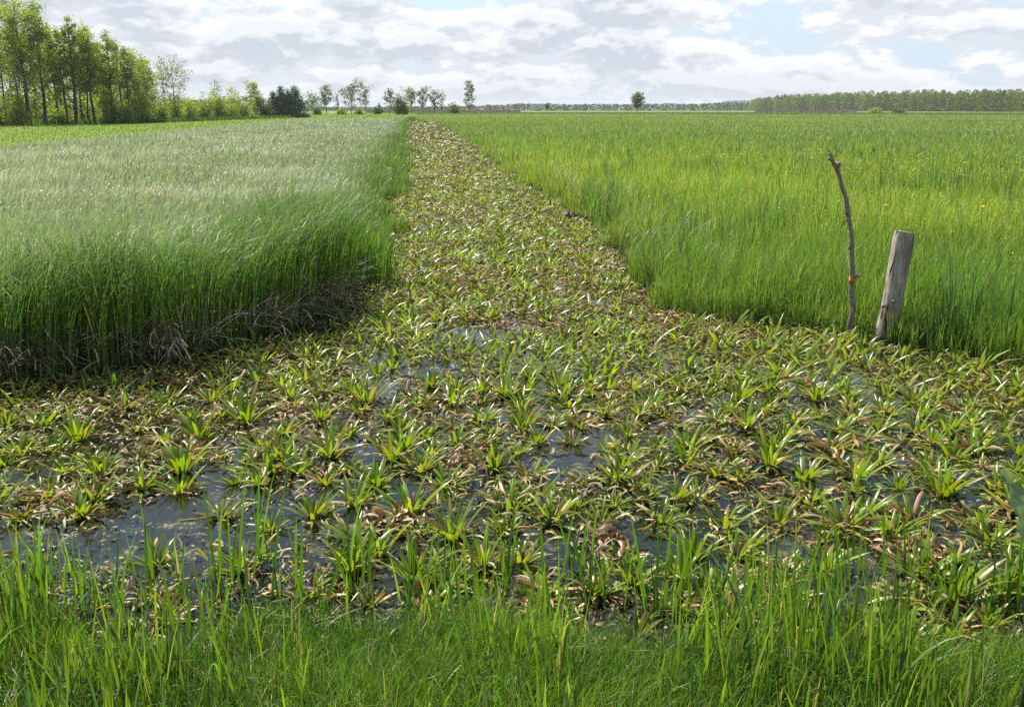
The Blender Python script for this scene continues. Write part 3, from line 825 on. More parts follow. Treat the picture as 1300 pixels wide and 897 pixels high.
tussock(290, 425, 200, 0.34, 'fanned dry straw tuft below the reeds left of the channel corner', 4, 0.2)

m, nt, out = new_mat('wet_mud')
tc = N(nt, 'ShaderNodeTexCoord'); nz = N(nt, 'ShaderNodeTexNoise', Scale=14.0, Detail=6.0)
cr = N(nt, 'ShaderNodeValToRGB'); cr.color_ramp.elements[0].color = (0.025, 0.018, 0.012, 1); cr.color_ramp.elements[1].color = (0.20, 0.16, 0.13, 1)
cr.color_ramp.elements[0].position = 0.35; cr.color_ramp.elements[1].position = 0.72
p = N(nt, 'ShaderNodeBsdfPrincipled'); p.inputs['Roughness'].default_value = 0.8
nt.links.new(tc.outputs['Object'], nz.inputs['Vector']); nt.links.new(nz.outputs[0], cr.inputs[0]); nt.links.new(cr.outputs[0], p.inputs['Base Color'])
nt.links.new(p.outputs[0], out.inputs['Surface'])
M_MUD = m
def lump(name, px, py, wpx, hpx, mat, label, cat, seed):
    rng = np.random.default_rng(600 + seed)
    c = gp(px, py); wid = abs(gp(px + wpx, py)[0] - c[0]) * 0.5; k = c[1] / F; hh = hpx * k
    nu, nv = 20, 9
    V_ = []
    for a in range(nv):
        f_ = a / (nv - 1) * PI * 0.5
        for b in range(nu):
            g_ = b / nu * 2 * PI
            rr_ = 1 + 0.28 * math.sin(3 * g_ + seed) * math.cos(f_) + 0.16 * rng.normal()
            V_.append((wid * rr_ * math.cos(f_) * math.cos(g_), wid * 0.7 * rr_ * math.cos(f_) * math.sin(g_), hh * rr_ * math.sin(f_) - 0.03))
    Fc = [(a * nu + b, a * nu + (b + 1) % nu, (a + 1) * nu + (b + 1) % nu, (a + 1) * nu + b) for a in range(nv - 1) for b in range(nu)]
    return tag(obj(name, mesh_py(name, V_, Fc, mat), None, (c[0], c[1], 0.0)), label, cat)
lump('mud_clod', 722, 278, 20, 10, M_MUD, 'grey mud clod with split top at the right channel edge', 'mud clod', 1)
lump('mud_clod', 747, 281, 15, 9, M_MUD, 'smaller rounder mud clod with dark hollow, right of the split one', 'mud clod', 2)

# ------------------------------------------------------------------ stick and post
m, nt, out = new_mat('weathered_wood')
tc = N(nt, 'ShaderNodeTexCoord')
mp = N(nt, 'ShaderNodeMapping'); mp.inputs['Scale'].default_value = (1, 1, 0.07)
n1 = N(nt, 'ShaderNodeTexNoise', Scale=48.0, Detail=7.0, Roughness=0.62)
n2 = N(nt, 'ShaderNodeTexNoise', Scale=5.0, Detail=3.0)
n3 = N(nt, 'ShaderNodeTexNoise', Scale=30.0, Detail=2.0)
mp3 = N(nt, 'ShaderNodeMapping'); mp3.inputs['Scale'].default_value = (1, 1, 0.03)
nt.links.new(tc.outputs['Object'], mp.inputs[0]); nt.links.new(mp.outputs[0], n1.inputs['Vector']); nt.links.new(tc.outputs['Object'], n2.inputs['Vector'])
nt.links.new(tc.outputs['Object'], mp3.inputs[0]); nt.links.new(mp3.outputs[0], n3.inputs['Vector'])
cr = N(nt, 'ShaderNodeValToRGB'); e = cr.color_ramp.elements
e[0].position = 0.30; e[0].color = (0.19, 0.165, 0.145, 1); e[1].position = 0.70; e[1].color = (0.56, 0.50, 0.45, 1)
nt.links.new(n1.outputs[0], cr.inputs[0])
c2 = N(nt, 'ShaderNodeValToRGB'); e = c2.color_ramp.elements
e[0].position = 0.36; e[0].color = (0.62, 0.55, 0.48, 1); e[1].position = 0.62; e[1].color = (1, 1, 1, 1)
nt.links.new(n2.outputs[0], c2.inputs[0])
ck = N(nt, 'ShaderNodeValToRGB'); e = ck.color_ramp.elements
e[0].position = 0.37; e[0].color = (0.16, 0.13, 0.11, 1); e[1].position = 0.41; e[1].color = (1, 1, 1, 1)
nt.links.new(n3.outputs[0], ck.inputs[0])
ma = N(nt, 'ShaderNodeMix', data_type='RGBA', blend_type='MULTIPLY'); ma.inputs[0].default_value = 1
mb = N(nt, 'ShaderNodeMix', data_type='RGBA', blend_type='MULTIPLY'); mb.inputs[0].default_value = 1
nt.links.new(cr.outputs[0], ma.inputs[6]); nt.links.new(c2.outputs[0], ma.inputs[7])
nt.links.new(ma.outputs[2], mb.inputs[6]); nt.links.new(ck.outputs[0], mb.inputs[7])
p = N(nt, 'ShaderNodeBsdfPrincipled'); p.inputs['Roughness'].default_value = 0.85; p.inputs['Specular IOR Level'].default_value = 0.2
sz = N(nt, 'ShaderNodeSeparateXYZ'); nt.links.new(tc.outputs['Object'], sz.inputs[0])
wt = N(nt, 'ShaderNodeMath', operation='MULTIPLY_ADD'); wt.inputs[1].default_value = 0.08; nt.links.new(n2.outputs[0], wt.inputs[0]); nt.links.new(sz.outputs[2], wt.inputs[2])
wr = N(nt, 'ShaderNodeMapRange'); wr.inputs[1].default_value = 0.07; wr.inputs[2].default_value = 0.13; wr.inputs[3].default_value = 0.22; wr.inputs[4].default_value = 1.0
nt.links.new(wt.outputs[0], wr.inputs[0])
wm = N(nt, 'ShaderNodeVectorMath', operation='SCALE'); nt.links.new(mb.outputs[2], wm.inputs[0]); nt.links.new(wr.outputs[0], wm.inputs['Scale'])   # wet foot
nt.links.new(wm.outputs[0], p.inputs['Base Color'])
bp = N(nt, 'ShaderNodeBump'); bp.inputs['Strength'].default_value = 0.6; bp.inputs['Distance'].default_value = 0.01
nt.links.new(n1.outputs[0], bp.inputs['Height']); nt.links.new(bp.outputs[0], p.inputs['Normal'])
nt.links.new(p.outputs[0], out.inputs['Surface'])
M_WOOD = m

def plain(name, ca, cb, scale, rough=0.85):
    m, nt, out = new_mat(name)
    tc = N(nt, 'ShaderNodeTexCoord'); nz = N(nt, 'ShaderNodeTexNoise', Scale=scale, Detail=5.0)
    cr = N(nt, 'ShaderNodeValToRGB'); cr.color_ramp.elements[0].position = 0.3; cr.color_ramp.elements[1].position = 0.7
    cr.color_ramp.elements[0].color = (*ca, 1); cr.color_ramp.elements[1].color = (*cb, 1)
    p = N(nt, 'ShaderNodeBsdfPrincipled'); p.inputs['Roughness'].default_value = rough
    nt.links.new(tc.outputs['Object'], nz.inputs['Vector']); nt.links.new(nz.outputs[0], cr.inputs[0]); nt.links.new(cr.outputs[0], p.inputs['Base Color'])
    bp = N(nt, 'ShaderNodeBump'); bp.inputs['Strength'].default_value = 0.5; bp.inputs['Distance'].default_value = 0.006
    nt.links.new(nz.outputs[0], bp.inputs['Height']); nt.links.new(bp.outputs[0], p.inputs['Normal'])
    nt.links.new(p.outputs[0], out.inputs['Surface'])
    return m
M_ENDGRAIN = plain('end_grain', (0.30, 0.27, 0.23), (0.55, 0.51, 0.46), 60)
M_LICHEN = plain('orange_lichen', (0.16, 0.08, 0.03), (0.50, 0.24, 0.03), 70)
M_STICK = plain('grey_branch_bark', (0.09, 0.068, 0.056), (0.34, 0.28, 0.24), 55)

# wooden post
pb = gp(1121, 431); YP = pb[1]
pt = at_depth(1153, 296, YP)
post = empty('wooden_post', (pb[0], pb[1], 0))
tag(post, 'thick weathered grey wooden post leaning right beside the thin stick', 'post')
sides, rings = 28, 26
rng = np.random.default_rng(91)
axis = np.array([pt[0] - pb[0], 0.05, pt[2]])
V_ = []; ang = np.linspace(0, 2 * PI, sides, endpoint=False)
lob = 0.05 * np.sin(2 * ang + 0.6) + 0.03 * np.sin(5 * ang + 1.0) + 0.02 * rng.normal(0, 1, sides)
for a in range(rings):
    t = a / (rings - 1)
    c = axis * (t * 1.25 - 0.25) + np.array([0.012 * math.sin(t * 4.0), 0, 0])
    r_ = 0.094 + 0.004 * math.sin(t * 9) - 0.006 * t
    bump = 0.05 * np.exp(-((t - 0.44) / 0.04) ** 2) * np.exp(-((np.mod(ang - 4.35 + PI, 2 * PI) - PI) / 0.35) ** 2)
    cut = 0.035 * np.cos(ang - 0.4) * (sstep(0.9, 1.0, t))
    rr_ = r_ * (1 + lob + bump + 0.008 * rng.normal(0, 1, sides))
    if a == rings - 1: rr_ = rr_ * 0.95
    for k in range(sides):
        V_.append((c[0] + rr_[k] * math.cos(ang[k]), c[1] + rr_[k] * math.sin(ang[k]), c[2] - cut[k] * 0.6 - 0.12 * rr_[k] * math.cos(ang[k]) * axis[0] / axis[2]))
Fc = [(a * sides + b, a * sides + (b + 1) % sides, (a + 1) * sides + (b + 1) % sides, (a + 1) * sides + b) for a in range(rings - 1) for b in range(sides)]
obj('shaft', mesh_py('shaft', V_, Fc, M_WOOD), post)
topv = np.array(V_[-sides:]); cen = topv.mean(0)
ring2 = cen + (topv - cen) * 0.55 + np.array([0, 0, 0.006])
Vt = list(topv + np.array([0, 0, 0.001])) + list(ring2) + [cen + np.array([0, 0, 0.008])]
Ft = [(k, (k + 1) % sides, sides + (k + 1) % sides, sides + k) for k in range(sides)] + [(sides + k, sides + (k + 1) % sides, 2 * sides) for k in range(sides)]
o = obj('cut_top', mesh_py('cut_top', Vt, Ft, M_ENDGRAIN, False), post); o['label'] = 'pale sawn top'
M_KNOT = plain('knot_wood', (0.10, 0.08, 0.065), (0.30, 0.24, 0.2), 40)
def knot(px, py, rr_):
    q = at_depth(px, py, YP - 0.088) - np.array([pb[0], pb[1], 0])
    V_ = []; F_ = []
    for a, (ra, dy) in enumerate([(1.7, 0.03), (1.3, 0.004), (0.95, -0.003), (0.55, 0.002), (0.05, 0.006)]):
        for b in range(14):
            g_ = b / 14 * 2 * PI
            V_.append((q[0] + rr_ * ra * math.cos(g_), q[1] + dy, q[2] + rr_ * 1.25 * ra * math.sin(g_)))
    F_ = [(a * 14 + b, a * 14 + (b + 1) % 14, (a + 1) * 14 + (b + 1) % 14, (a + 1) * 14 + b) for a in range(4) for b in range(14)]
    obj('knot', mesh_py('knot', V_, F_, M_KNOT), post)
ck_ = [at_depth(a, b, YP - 0.066) - np.array([pb[0], pb[1], 0]) for a, b in ((1137, 316), (1135, 332), (1131, 342), (1129, 352))]
V_, Q_ = tube_geo(ck_, [0.002, 0.006, 0.008, 0.002], 7, True)
obj('crack', mesh_np('crack', V_, Q_, M_BARK), post)
knot(1123, 389, 0.011); knot(1135, 383, 0.009)

# thin stick
sb = gp(1078, 426); YS = sb[1]
PX = [(1078, 436, 7.0), (1079, 422, 7.4), (1080.5, 404, 8.2), (1082, 390, 8.4), (1081.5, 370, 8.0), (1081.5, 352, 8.2), (1081.5, 340, 7.0), (1082, 317, 7.0), (1080.5, 295, 6.4),
      (1079, 280, 6.2), (1077, 266, 6.6), (1073.5, 250, 6.0), (1070, 237, 5.6), (1066, 224, 5.8), (1062, 211, 6.4), (1057.5, 203, 5.4), (1054, 194, 4.4)]
kk = YS / F
PX = [(a + 1.0 * math.sin(2.4 * k_ + 1), b, c) for k_, (a, b, c) in enumerate(PX)]
pp = np.array([at_depth(a, b, YS) for a, b, c in PX]); rad = np.array([c for a, b, c in PX]) * kk * 0.45
t0 = np.linspace(0, 1, len(pp)); t1 = np.linspace(0, 1, 60)
pf = np.stack([np.interp(t1, t0, pp[:, k]) for k in range(3)], -1); rf = np.interp(t1, t0, rad)
rng = np.random.default_rng(93)
pf[:, 0] += rng.normal(0, 0.0012, 60); pf[:, 1] += np.cumsum(rng.normal(0, 0.003, 60)); rf = rf * (1 + rng.normal(0, 0.05, 60))
stick = empty('crooked_stick', (sb[0], sb[1], 0))
tag(stick, 'thin crooked branch stuck upright in the mud with orange lichen patches', 'stick')
off = np.array([sb[0], sb[1], 0])
V_, Q_ = tube_geo(pf - off, rf, 12, True, 0.05, rng)
obj('branch', mesh_np('branch', V_, Q_, M_STICK), stick)
def stub(a, b, ra, rb, mat=M_STICK):
    A = at_depth(*a, YS - 0.01) - off; B = at_depth(*b, YS - 0.03) - off
    V_, Q_ = tube_geo([A, A * 0.5 + B * 0.5 + np.array([0, 0, -0.003]), B], [ra, (ra + rb) / 2 * 1.05, rb], 9, True, 0.08, rng)
    obj('branch_stub', mesh_np('branch_stub', V_, Q_, mat), stick)
stub((1082, 353), (1093, 348), 0.018, 0.009)
stub((1063, 214), (1066, 206), 0.016, 0.014)
stub((1057, 203), (1051, 201), 0.013, 0.010)
stub((1079, 415), (1083.5, 386), 0.016, 0.004)
def lichen(px, py0, py1, grow, rx=0.0):
    ys = np.linspace(py1, py0, 6)
    ii = [np.argmin(abs(pf[:, 2] - at_depth(px, q, YS)[2])) for q in ys]
    C_ = pf[ii] - off; C_ = C_ + np.array([rx, -0.004, 0])
    R_ = rf[ii] * grow * np.array([0.6, 0.97, 1.02, 1.0, 0.98, 0.6])
    V_, Q_ = tube_geo(C_, R_, 14, False, 0.07, rng); V_[:, 2] += np.repeat(np.array([-1, 0, 0, 0, 0, 1.0]), 14) * rng.normal(0, 0.012, len(V_))
    o = obj('lichen_patch', mesh_np('lichen_patch', V_, Q_, M_LICHEN), stick)
    o['label'] = 'orange lichen patch'
lichen(1081.5, 347, 360, 1.08)
lichen(1081, 312, 317, 0.96, -0.006)
lichen(1077, 268, 274, 0.85, -0.008)
lichen(1058, 199, 206, 1.05)

# ------------------------------------------------------------------ yellow flowers and the broad leaf at the right
def flower(px, py, z, size, label, seed):
    rng = np.random.default_rng(700 + seed)
    b = gp(px, py, z)
    t = empty('yellow_flower', (b[0], b[1], BANK - 0.02)); tag(t, label, 'flower', 'yellow flowers in the right meadow')
    V_, Q_ = tube_geo([(0, 0, 0), (0.01, 0, z * 0.5), (0, 0, z - 0.04)], [0.005, 0.0045, 0.0035], 6, True)
    obj('stem', mesh_np('stem', V_, Q_, M_GRASS, np.tile((0.07, 0.14, 0.025), (len(V_), 1))), t)
    n = 12; yaw = np.arange(n) * 2.4
    g = Geo(); c = jit((0.75, 0.52, 0.015), n, 0.1, rng)
    g.add(*ribbons(np.tile((0, 0, z - 0.04), (n, 1)), size, size * 0.55, yaw, rng.uniform(0.3, 1.1, n), rng.uniform(0.2, 1.1, n), c * 0.9, c, 5, 1.3, 'leaf', fold=0.2))
    obj('petals', g.mesh('petals', M_PETAL), t)
flower(1021, 191, 0.70, 0.06, 'yellow flower left of the tip of the crooked stick', 1)
flower(1177, 203, 0.72, 0.055, 'yellow flower high over the post, the left of a spaced pair', 2)
flower(1225, 208, 0.70, 0.055, 'yellow flower high over the post, the right of a spaced pair', 3)
flower(1124, 263, 0.72, 0.045, 'yellow flower between the stick and the top of the post', 4)
flower(1247, 265, 0.72, 0.05, 'yellow flower alone in the grass far right of the post', 5)
flower(1104, 210, 0.70, 0.04, 'small yellow flower just right of the stick tip', 6)

def broad_leaf(g, base, yaw, L, W, phi0, dphi, c, seed):
    rng = np.random.default_rng(seed)
    segs, k = 14, 9
    t = np.linspace(0, 1, segs + 1); phi = phi0 + dphi * t ** 1.2
    d = np.stack([np.sin(phi) * math.cos(yaw), np.sin(phi) * math.sin(yaw), np.cos(phi)], -1)
    pos = np.concatenate([[np.zeros(3)], np.cumsum((d[:-1] + d[1:]) * 0.5 * L / segs, 0)]) + base
    side = np.array([-math.sin(yaw), math.cos(yaw), 0]); nrm = np.cross(side, d)
    w = W * np.sin(np.clip(0.05 + 0.95 * t, 0, 1) ** 0.75 * PI) * 0.5 + 0.003
    V_ = []; C_ = []
    for a in range(segs + 1):
        for b in range(k):
            s = b / (k - 1) * 2 - 1
            rip = 0.010 * math.sin(a * 1.9 + 2 * s) * abs(s) + 0.003 * math.sin(a * 4.1 + 5 * s)
            V_.append(pos[a] + side * w[a] * s + nrm[a] * (0.10 * W * abs(s) ** 1.3 * -1 + rip))
            vein = 1.5 if abs(s) < 0.05 else (1.12 if (a + b) % 3 == 0 else 1.0)
            C_.append(np.array(c) * vein * rng.uniform(0.85, 1.12))
    i = np.arange((segs + 1) * k).reshape(segs + 1, k)
    Q_ = np.stack([i[:-1, :-1], i[:-1, 1:], i[1:, 1:], i[1:, :-1]], -1).reshape(-1, 4)
    g.add(np.array(V_), Q_, np.array(C_))
YD = 2.25
db = np.array([at_depth(1324, 720, YD)[0], YD, 0]); db[2] = float(ground_z(db[0:1], db[1:2])[0])
dock = empty('dock_plant', db); tag(dock, 'broad grey green leaf of a tall plant reaching in at the right edge', 'plant')
hs = at_depth(1324, 720, YD)[2] - db[2]
V_, Q_ = tube_geo([(0, 0, -0.02), (0.01, 0, hs * 0.5), (0.0, 0.01, hs + 0.02), (0.04, 0.0, hs + 0.12)], [0.011, 0.010, 0.008, 0.004], 9, True)
obj('stem', mesh_np('stem', V_, Q_, M_GRASS, np.tile((0.09, 0.13, 0.04), (len(V_), 1))), dock)
tip = at_depth(1272, 597, YD - 0.04) - db
base_l = np.array([0.0, 0.0, hs - 0.06])
for q, (yaw, L, W, p0, dp, bz) in enumerate([(2.25, 0.30, 0.15, 0.42, 0.25, hs - 0.01), (0.2, 0.28, 0.13, 0.8, 0.7, hs - 0.02), (-0.7, 0.26, 0.12, 0.7, 0.8, hs - 0.15)]):
    g = Geo(); broad_leaf(g, np.array([0, 0, bz]), yaw, L, W, p0, dp, (0.15, 0.23, 0.14), 720 + q)
    obj('leaf', g.mesh('leaf', M_ROSETTE), dock)

# ------------------------------------------------------------------ trees
def leaf_quads(cent, size, col, rng, flat=0.0):
    n = len(cent)
    a = rng.normal(0, 1, (n, 3)); a[:, 2] *= (1 - flat); a /= np.linalg.norm(a, axis=1, keepdims=True)
    b = np.cross(a, rng.normal(0, 1, (n, 3))); b /= (np.linalg.norm(b, axis=1, keepdims=True) + 1e-9)
    s = (size * rng.uniform(0.6, 1.3, n))[:, None] * 0.5
    V = np.stack([cent - a * s, cent + b * s * 0.62, cent + a * s, cent - b * s * 0.62], 1).reshape(-1, 3)
    Q = np.arange(n * 4).reshape(n, 4)
    return V, Q, np.repeat(col, 4, 0)

def tree_meshes(seed, Ht, cw, kind, leafsize, c_leaf, nleaf, crown0=0.3, trunk_r=None, lean=0.0, nbr=26, bark=None):
    """trunk with limbs, and a crown of leaves gathered in sprays along the limbs"""
    rng = np.random.default_rng(seed)
    R = cw * 0.5
    tr = (trunk_r or (0.012 * Ht + 0.04)) * 0.78
    tp = np.linspace(0, 1, 9)
    wob = np.cumsum(rng.normal(0, 0.012 * Ht, (9, 2)), 0) * 0.35; wob[0] = 0
    sp = np.stack([wob[:, 0] + lean * Ht * tp, wob[:, 1], Ht * 0.97 * tp], -1)
    TV, TQ = [], []
    def addt(V, Q):
        n0 = sum(len(v) for v in TV); TV.append(V); TQ.append(Q + n0)
    if kind != 'bush':
        addt(*tube_geo(np.concatenate([[[0, 0, -0.3]], sp]), np.concatenate([[tr * 1.35], tr * (1 - 0.9 * tp)]), 7, False))
    cents = []; cw_ = []
    ga = rng.uniform(0, 2 * PI)
    if kind == 'bush': nbr = max(nbr, 20)
    for k in range(nbr):
        f = (k + rng.uniform(0, 1)) / nbr
        if kind == 'bush':
            base = np.array([rng.normal(0, R * 0.18), rng.normal(0, R * 0.18), -0.1]); el = rng.uniform(0.6, 1.5); ln = Ht * rng.uniform(0.55, 1.0) * (0.65 + 0.35 * math.sin(el))
            az = rng.uniform(0, 2 * PI); ln = min(ln, R / max(0.12, math.cos(el)) * 1.0)
            r0_ = 0.03 * Ht * 0.25
        else:
            tz = crown0 + (1 - crown0) * f * 0.98
            base = np.array([np.interp(tz, tp, sp[:, 0]), np.interp(tz, tp, sp[:, 1]), Ht * 0.97 * tz])
            az = ga + k * 2.4 + rng.normal(0, 0.4)
            if kind == 'spruce': prof = (1 - f) ** 0.65 * 1.0 + 0.05; el = rng.uniform(-0.15, 0.15)
            elif kind == 'round': prof = math.sqrt(max(0.05, 1 - (2 * f - 0.85) ** 2 * 0.85)); el = rng.uniform(0.1, 0.8)
            else: prof = (0.55 + 0.6 * math.sin(PI * min(1, f * 0.9 + 0.15))) * (1.0 if f < 0.8 else 1 - (f - 0.8) * 3.0) ; el = rng.uniform(0.35, 0.95)
            ln = max(0.1 * R, R * prof * rng.uniform(0.55, 1.15)) / max(0.5, math.cos(el))
            r0_ = tr * (1 - 0.85 * tz) * 0.45
        d = np.array([math.cos(az) * math.cos(el), math.sin(az) * math.cos(el), math.sin(el)])
        mid = base + d * ln * 0.5 + np.array([0, 0, -0.05 * ln]) + rng.normal(0, 0.04 * ln, 3)
        end = base + d * ln + np.array([0, 0, (0.10 if kind not in ('spruce',) else -0.12) * ln]) + rng.normal(0, 0.05 * ln, 3)
        addt(*tube_geo([base, mid, end], [r0_, r0_ * 0.6, r0_ * 0.15], 4, False))
        ncl = max(2, int(3 + ln / (R + 1e-6) * 4))
        for q in range(ncl):
            t = rng.uniform(0.25, 1.05)
            p = (1 - t) ** 2 * base + 2 * t * (1 - t) * mid + t * t * end
            cents.append(p + rng.normal(0, 0.10 * R, 3)); cw_.append(rng.uniform(0.4, 1.0) * (0.5 + ln / R))
    if kind != 'bush':
        for q in range(4): cents.append(sp[-1] + rng.normal(0, 0.08 * R, 3)); cw_.append(0.4)
    cents = np.array(cents); cw_ = np.array(cw_); cw_ /= cw_.sum()
    if kind == 'bush': cents[:, 2] = np.maximum(cents[:, 2], 0.06 * Ht)
    ii = rng.choice(len(cents), nleaf, p=cw_)
    sig = np.array([0.15, 0.15, 0.12]) * R if kind != 'bush' else np.array([0.20, 0.20, 0.14]) * R
    sig = np.minimum(sig, 1.0 if kind != 'bush' else 0.8)
    tone = rng.normal(1, 0.16, len(cents))
    P = cents[ii] + rng.normal(0, 1, (nleaf, 3)) * sig
    C = jit(np.asarray(c_leaf)[None] * tone[ii][:, None], nleaf, 0.15, rng)
    V, Q, C = leaf_quads(P, leafsize, C, rng)
    V[:, 2] = np.maximum(V[:, 2], 0.0)
    tm = mesh_np('trunk', np.concatenate(TV), np.concatenate(TQ), bark or M_BARK)
    cm = mesh_np('crown', V, Q, M_NEEDLE if kind == 'spruce' else M_LEAF, C, False)
    return tm, cm

HOR = 138.5
TREES = 0
def place_tree(name, px, by, ty, wpx, kind, label, cat='tree', group=None, col=(0.10, 0.155, 0.022), dens=1.0, crown0=0.3, lean=0.0, nbr=26, bark=None, trunk=None):
    global TREES
    TREES += 1
    D = (H - BANK) * F / (by - HOR)
    k = D / F
    Ht = (by - ty) * k * 1.0; cw = wpx * k
    x = (px - 650) * k
    ls = max(0.24, 1.7 * k)
    n = int(dens * min(6200, max(320, 2.1 * (wpx * (by - ty)) * (1 - crown0 * 0.7))))
    if kind == 'bush': n = int(n * 2.4)
    tm, cm = tree_meshes(1000 + TREES, Ht, cw, kind, ls, col, n, crown0, trunk, lean, nbr, bark)
    t = empty(name, (x, D, BANK - 0.05))
    obj('trunk' if kind != 'bush' else 'stems', tm, t); obj('crown' if kind != 'bush' else 'foliage', cm, t)
    tag(t, label, cat, group)
    return t

G1 = 'front row trees of the left wood'
YG = (0.255, 0.325, 0.05); MG = (0.205, 0.275, 0.05); DG = (0.08, 0.125, 0.035); PG = (0.17, 0.20, 0.08)
place_tree('alder_tree', 3, 158.5, 26, 40, 'tall', 'thick dark trunk tree cut by the left edge of the photo', group=G1, col=MG, dens=0.9, crown0=0.35, trunk=0.42)
place_tree('alder_tree', 17, 158, 14, 22, 'tall', 'thin sparse tree second from the left edge of the wood', group=G1, col=PG, dens=0.3, crown0=0.4, trunk=0.16)
place_tree('alder_tree', 25, 157.5, 42, 20, 'tall', 'slim dark trunk between the sparse tree and the leaning one', group=G1, col=MG, dens=0.4, crown0=0.45, trunk=0.18)
place_tree('alder_tree', 43, 157.5, 2, 26, 'tall', 'leaning thin tree with bare pale top, tallest of the left wood', group=G1, col=PG, dens=0.42, crown0=0.45, lean=-0.05, trunk=0.17)
place_tree('alder_tree', 53, 158, 10, 48, 'tall', 'big bright yellow green tree with full crown and thick trunk', group=G1, col=YG, dens=1.25, crown0=0.28, trunk=0.36, nbr=34)
place_tree('alder_tree', 72, 157.5, 11, 44, 'tall', 'big full crowned tree just right of the bright yellow green one', group=G1, col=MG, dens=1.2, crown0=0.28, trunk=0.32, nbr=34)
place_tree('alder_tree', 89, 157, 46, 24, 'tall', 'slender tree in the dip of the skyline before the dark straight trunk', group=G1, col=MG, dens=0.8, crown0=0.25, trunk=0.18)
place_tree('alder_tree', 99, 157, 40, 22, 'tall', 'narrow tree pressed against the left of the dark straight trunk', group=G1, col=MG, dens=0.8, crown0=0.3, trunk=0.2)
place_tree('alder_tree', 110, 157, 27, 28, 'tall', 'dark straight thick trunk visible to its narrow pointed top', group=G1, col=MG, dens=0.75, crown0=0.3, trunk=0.33)
place_tree('alder_tree', 119, 156.5, 52, 24, 'tall', 'slim tree between dark straight trunk and slanting one', group=G1, col=MG, dens=0.8, crown0=0.3, trunk=0.17)
place_tree('alder_tree', 126, 156.5, 44, 26, 'tall', 'slanting thin trunk under a bright crown in mid wood', group=G1, col=YG, dens=0.8, crown0=0.35, lean=0.04, trunk=0.18)
place_tree('alder_tree', 133, 156.5, 39, 34, 'tall', 'bright crowned tree with rounded top right of the slanting trunk', group=G1, col=YG, dens=1.1, crown0=0.25, trunk=0.28, nbr=32)
place_tree('alder_tree', 147, 156, 58, 28, 'tall', 'lower leafy tree filling the gap before the two forked tops', group=G1, col=YG, dens=1.0, crown0=0.15, trunk=0.18)
place_tree('alder_tree', 157, 156, 45, 26, 'tall', 'tall narrow tree with forked open top and dark stems', group=G1, col=MG, dens=0.7, crown0=0.3, trunk=0.22)
place_tree('alder_tree', 169, 155.5, 58, 26, 'tall', 'open topped tree one right of the forked top', group=G1, col=MG, dens=0.75, crown0=0.25, trunk=0.2)
place_tree('alder_tree', 177, 155.5, 62, 20, 'tall', 'thin spiky topped tree on the sloping right flank of the wood', group=G1, col=PG, dens=0.55, crown0=0.3, trunk=0.14)
place_tree('alder_tree', 186, 155, 66, 34, 'tall', 'broad bright tree on the right flank of the wood', group=G1, col=YG, dens=1.1, crown0=0.15, trunk=0.24, nbr=32)
place_tree('alder_tree', 199, 154.5, 77, 26, 'tall', 'last leafy tree at the right end of the wood', group=G1, col=MG, dens=0.9, crown0=0.2, trunk=0.2)
place_tree('birch_tree', 208, 154, 86, 16, 'tall', 'small sparse tree in the sky gap right of the wood', group=G1, col=PG, dens=0.4, crown0=0.35, trunk=0.12)
place_tree('birch_tree', 222, 153, 77, 24, 'tall', 'airy thin tree, left of the pair beside the wood', col=PG, dens=0.34, crown0=0.3, trunk=0.13, nbr=20)
place_tree('birch_tree', 235, 153, 79, 36, 'tall', 'airy tree with branches reaching right, right of the pair', col=PG, dens=0.36, crown0=0.3, trunk=0.16, lean=0.02, nbr=22)
# second row, in the shade behind
rngt = np.random.default_rng(95)
for k, px in enumerate([-14, 10, 33, 47, 62, 80, 94, 105, 122, 140, 152, 164, 181, 193]):
    top = np.interp(px, [-20, 40, 75, 110, 150, 200], [48, 40, 36, 60, 72, 95]) + rngt.uniform(-6, 8)
    place_tree('alder_tree', px, 154.3 - 0.010 * px, top, float(rngt.uniform(24, 36)), 'tall', 'dark stemmed tree half hidden behind the front row of the left wood',
               group='second row trees of the left wood', col=(MG, DG, YG)[k % 3], dens=0.6, crown0=0.2, trunk=0.2)
G2 = 'bushes along the left wood'
BUSH = [(14, 158, 128, 26, MG, 'low bush at the foot of the thick edge tree'), (38, 158.5, 122, 26, YG, 'yellow green bush among the stems under the leaning tree'),
        (88, 157, 134, 28, MG, 'bush filling the shade left of the dark straight trunk'), (152, 156, 122, 34, YG, 'bright bush under the forked top tree'),
        (172, 156, 132, 26, MG, 'rounded bush between the forked tree and the wood end'), (192, 155.3, 120, 36, YG, 'broad bush under the last bright tree of the wood'),
        (215, 154, 126, 24, MG, 'bush at the right end of the wood below the sky gap'), (234, 153, 122, 26, YG, 'bright bush under the pair of airy trees'),
        (252, 152.5, 124, 22, YG, 'bush right of the airy pair with flat top'), (268, 152, 119, 26, (0.20, 0.26, 0.03), 'tall rounded bush midway between airy pair and spruces'),
        (286, 151.5, 118, 22, MG, 'bush with a thin bare shoot over it'), (301, 151, 119, 26, YG, 'yellowish round bush left of the bright small tree'),
        (316, 150, 122, 20, MG, 'dark green bush tucked before the bright small tree'), (344, 149.5, 124, 20, DG, 'dark bush between bright small tree and spruces')]
for px, by, ty, w, c, lab in BUSH:
    place_tree('shrub', px, by, ty, w, 'bush', lab, 'bush', G2, c)
place_tree('birch_tree', 285, 151, 102, 18, 'tall', 'thin pale bare topped tree rising over the bushes', col=PG, dens=0.22, crown0=0.4, trunk=0.08)
place_tree('willow_tree', 333, 149.5, 107, 20, 'tall', 'small bright leafy tree with pointed top left of the spruces', col=YG, dens=1.5, crown0=0.08, trunk=0.12, nbr=32)
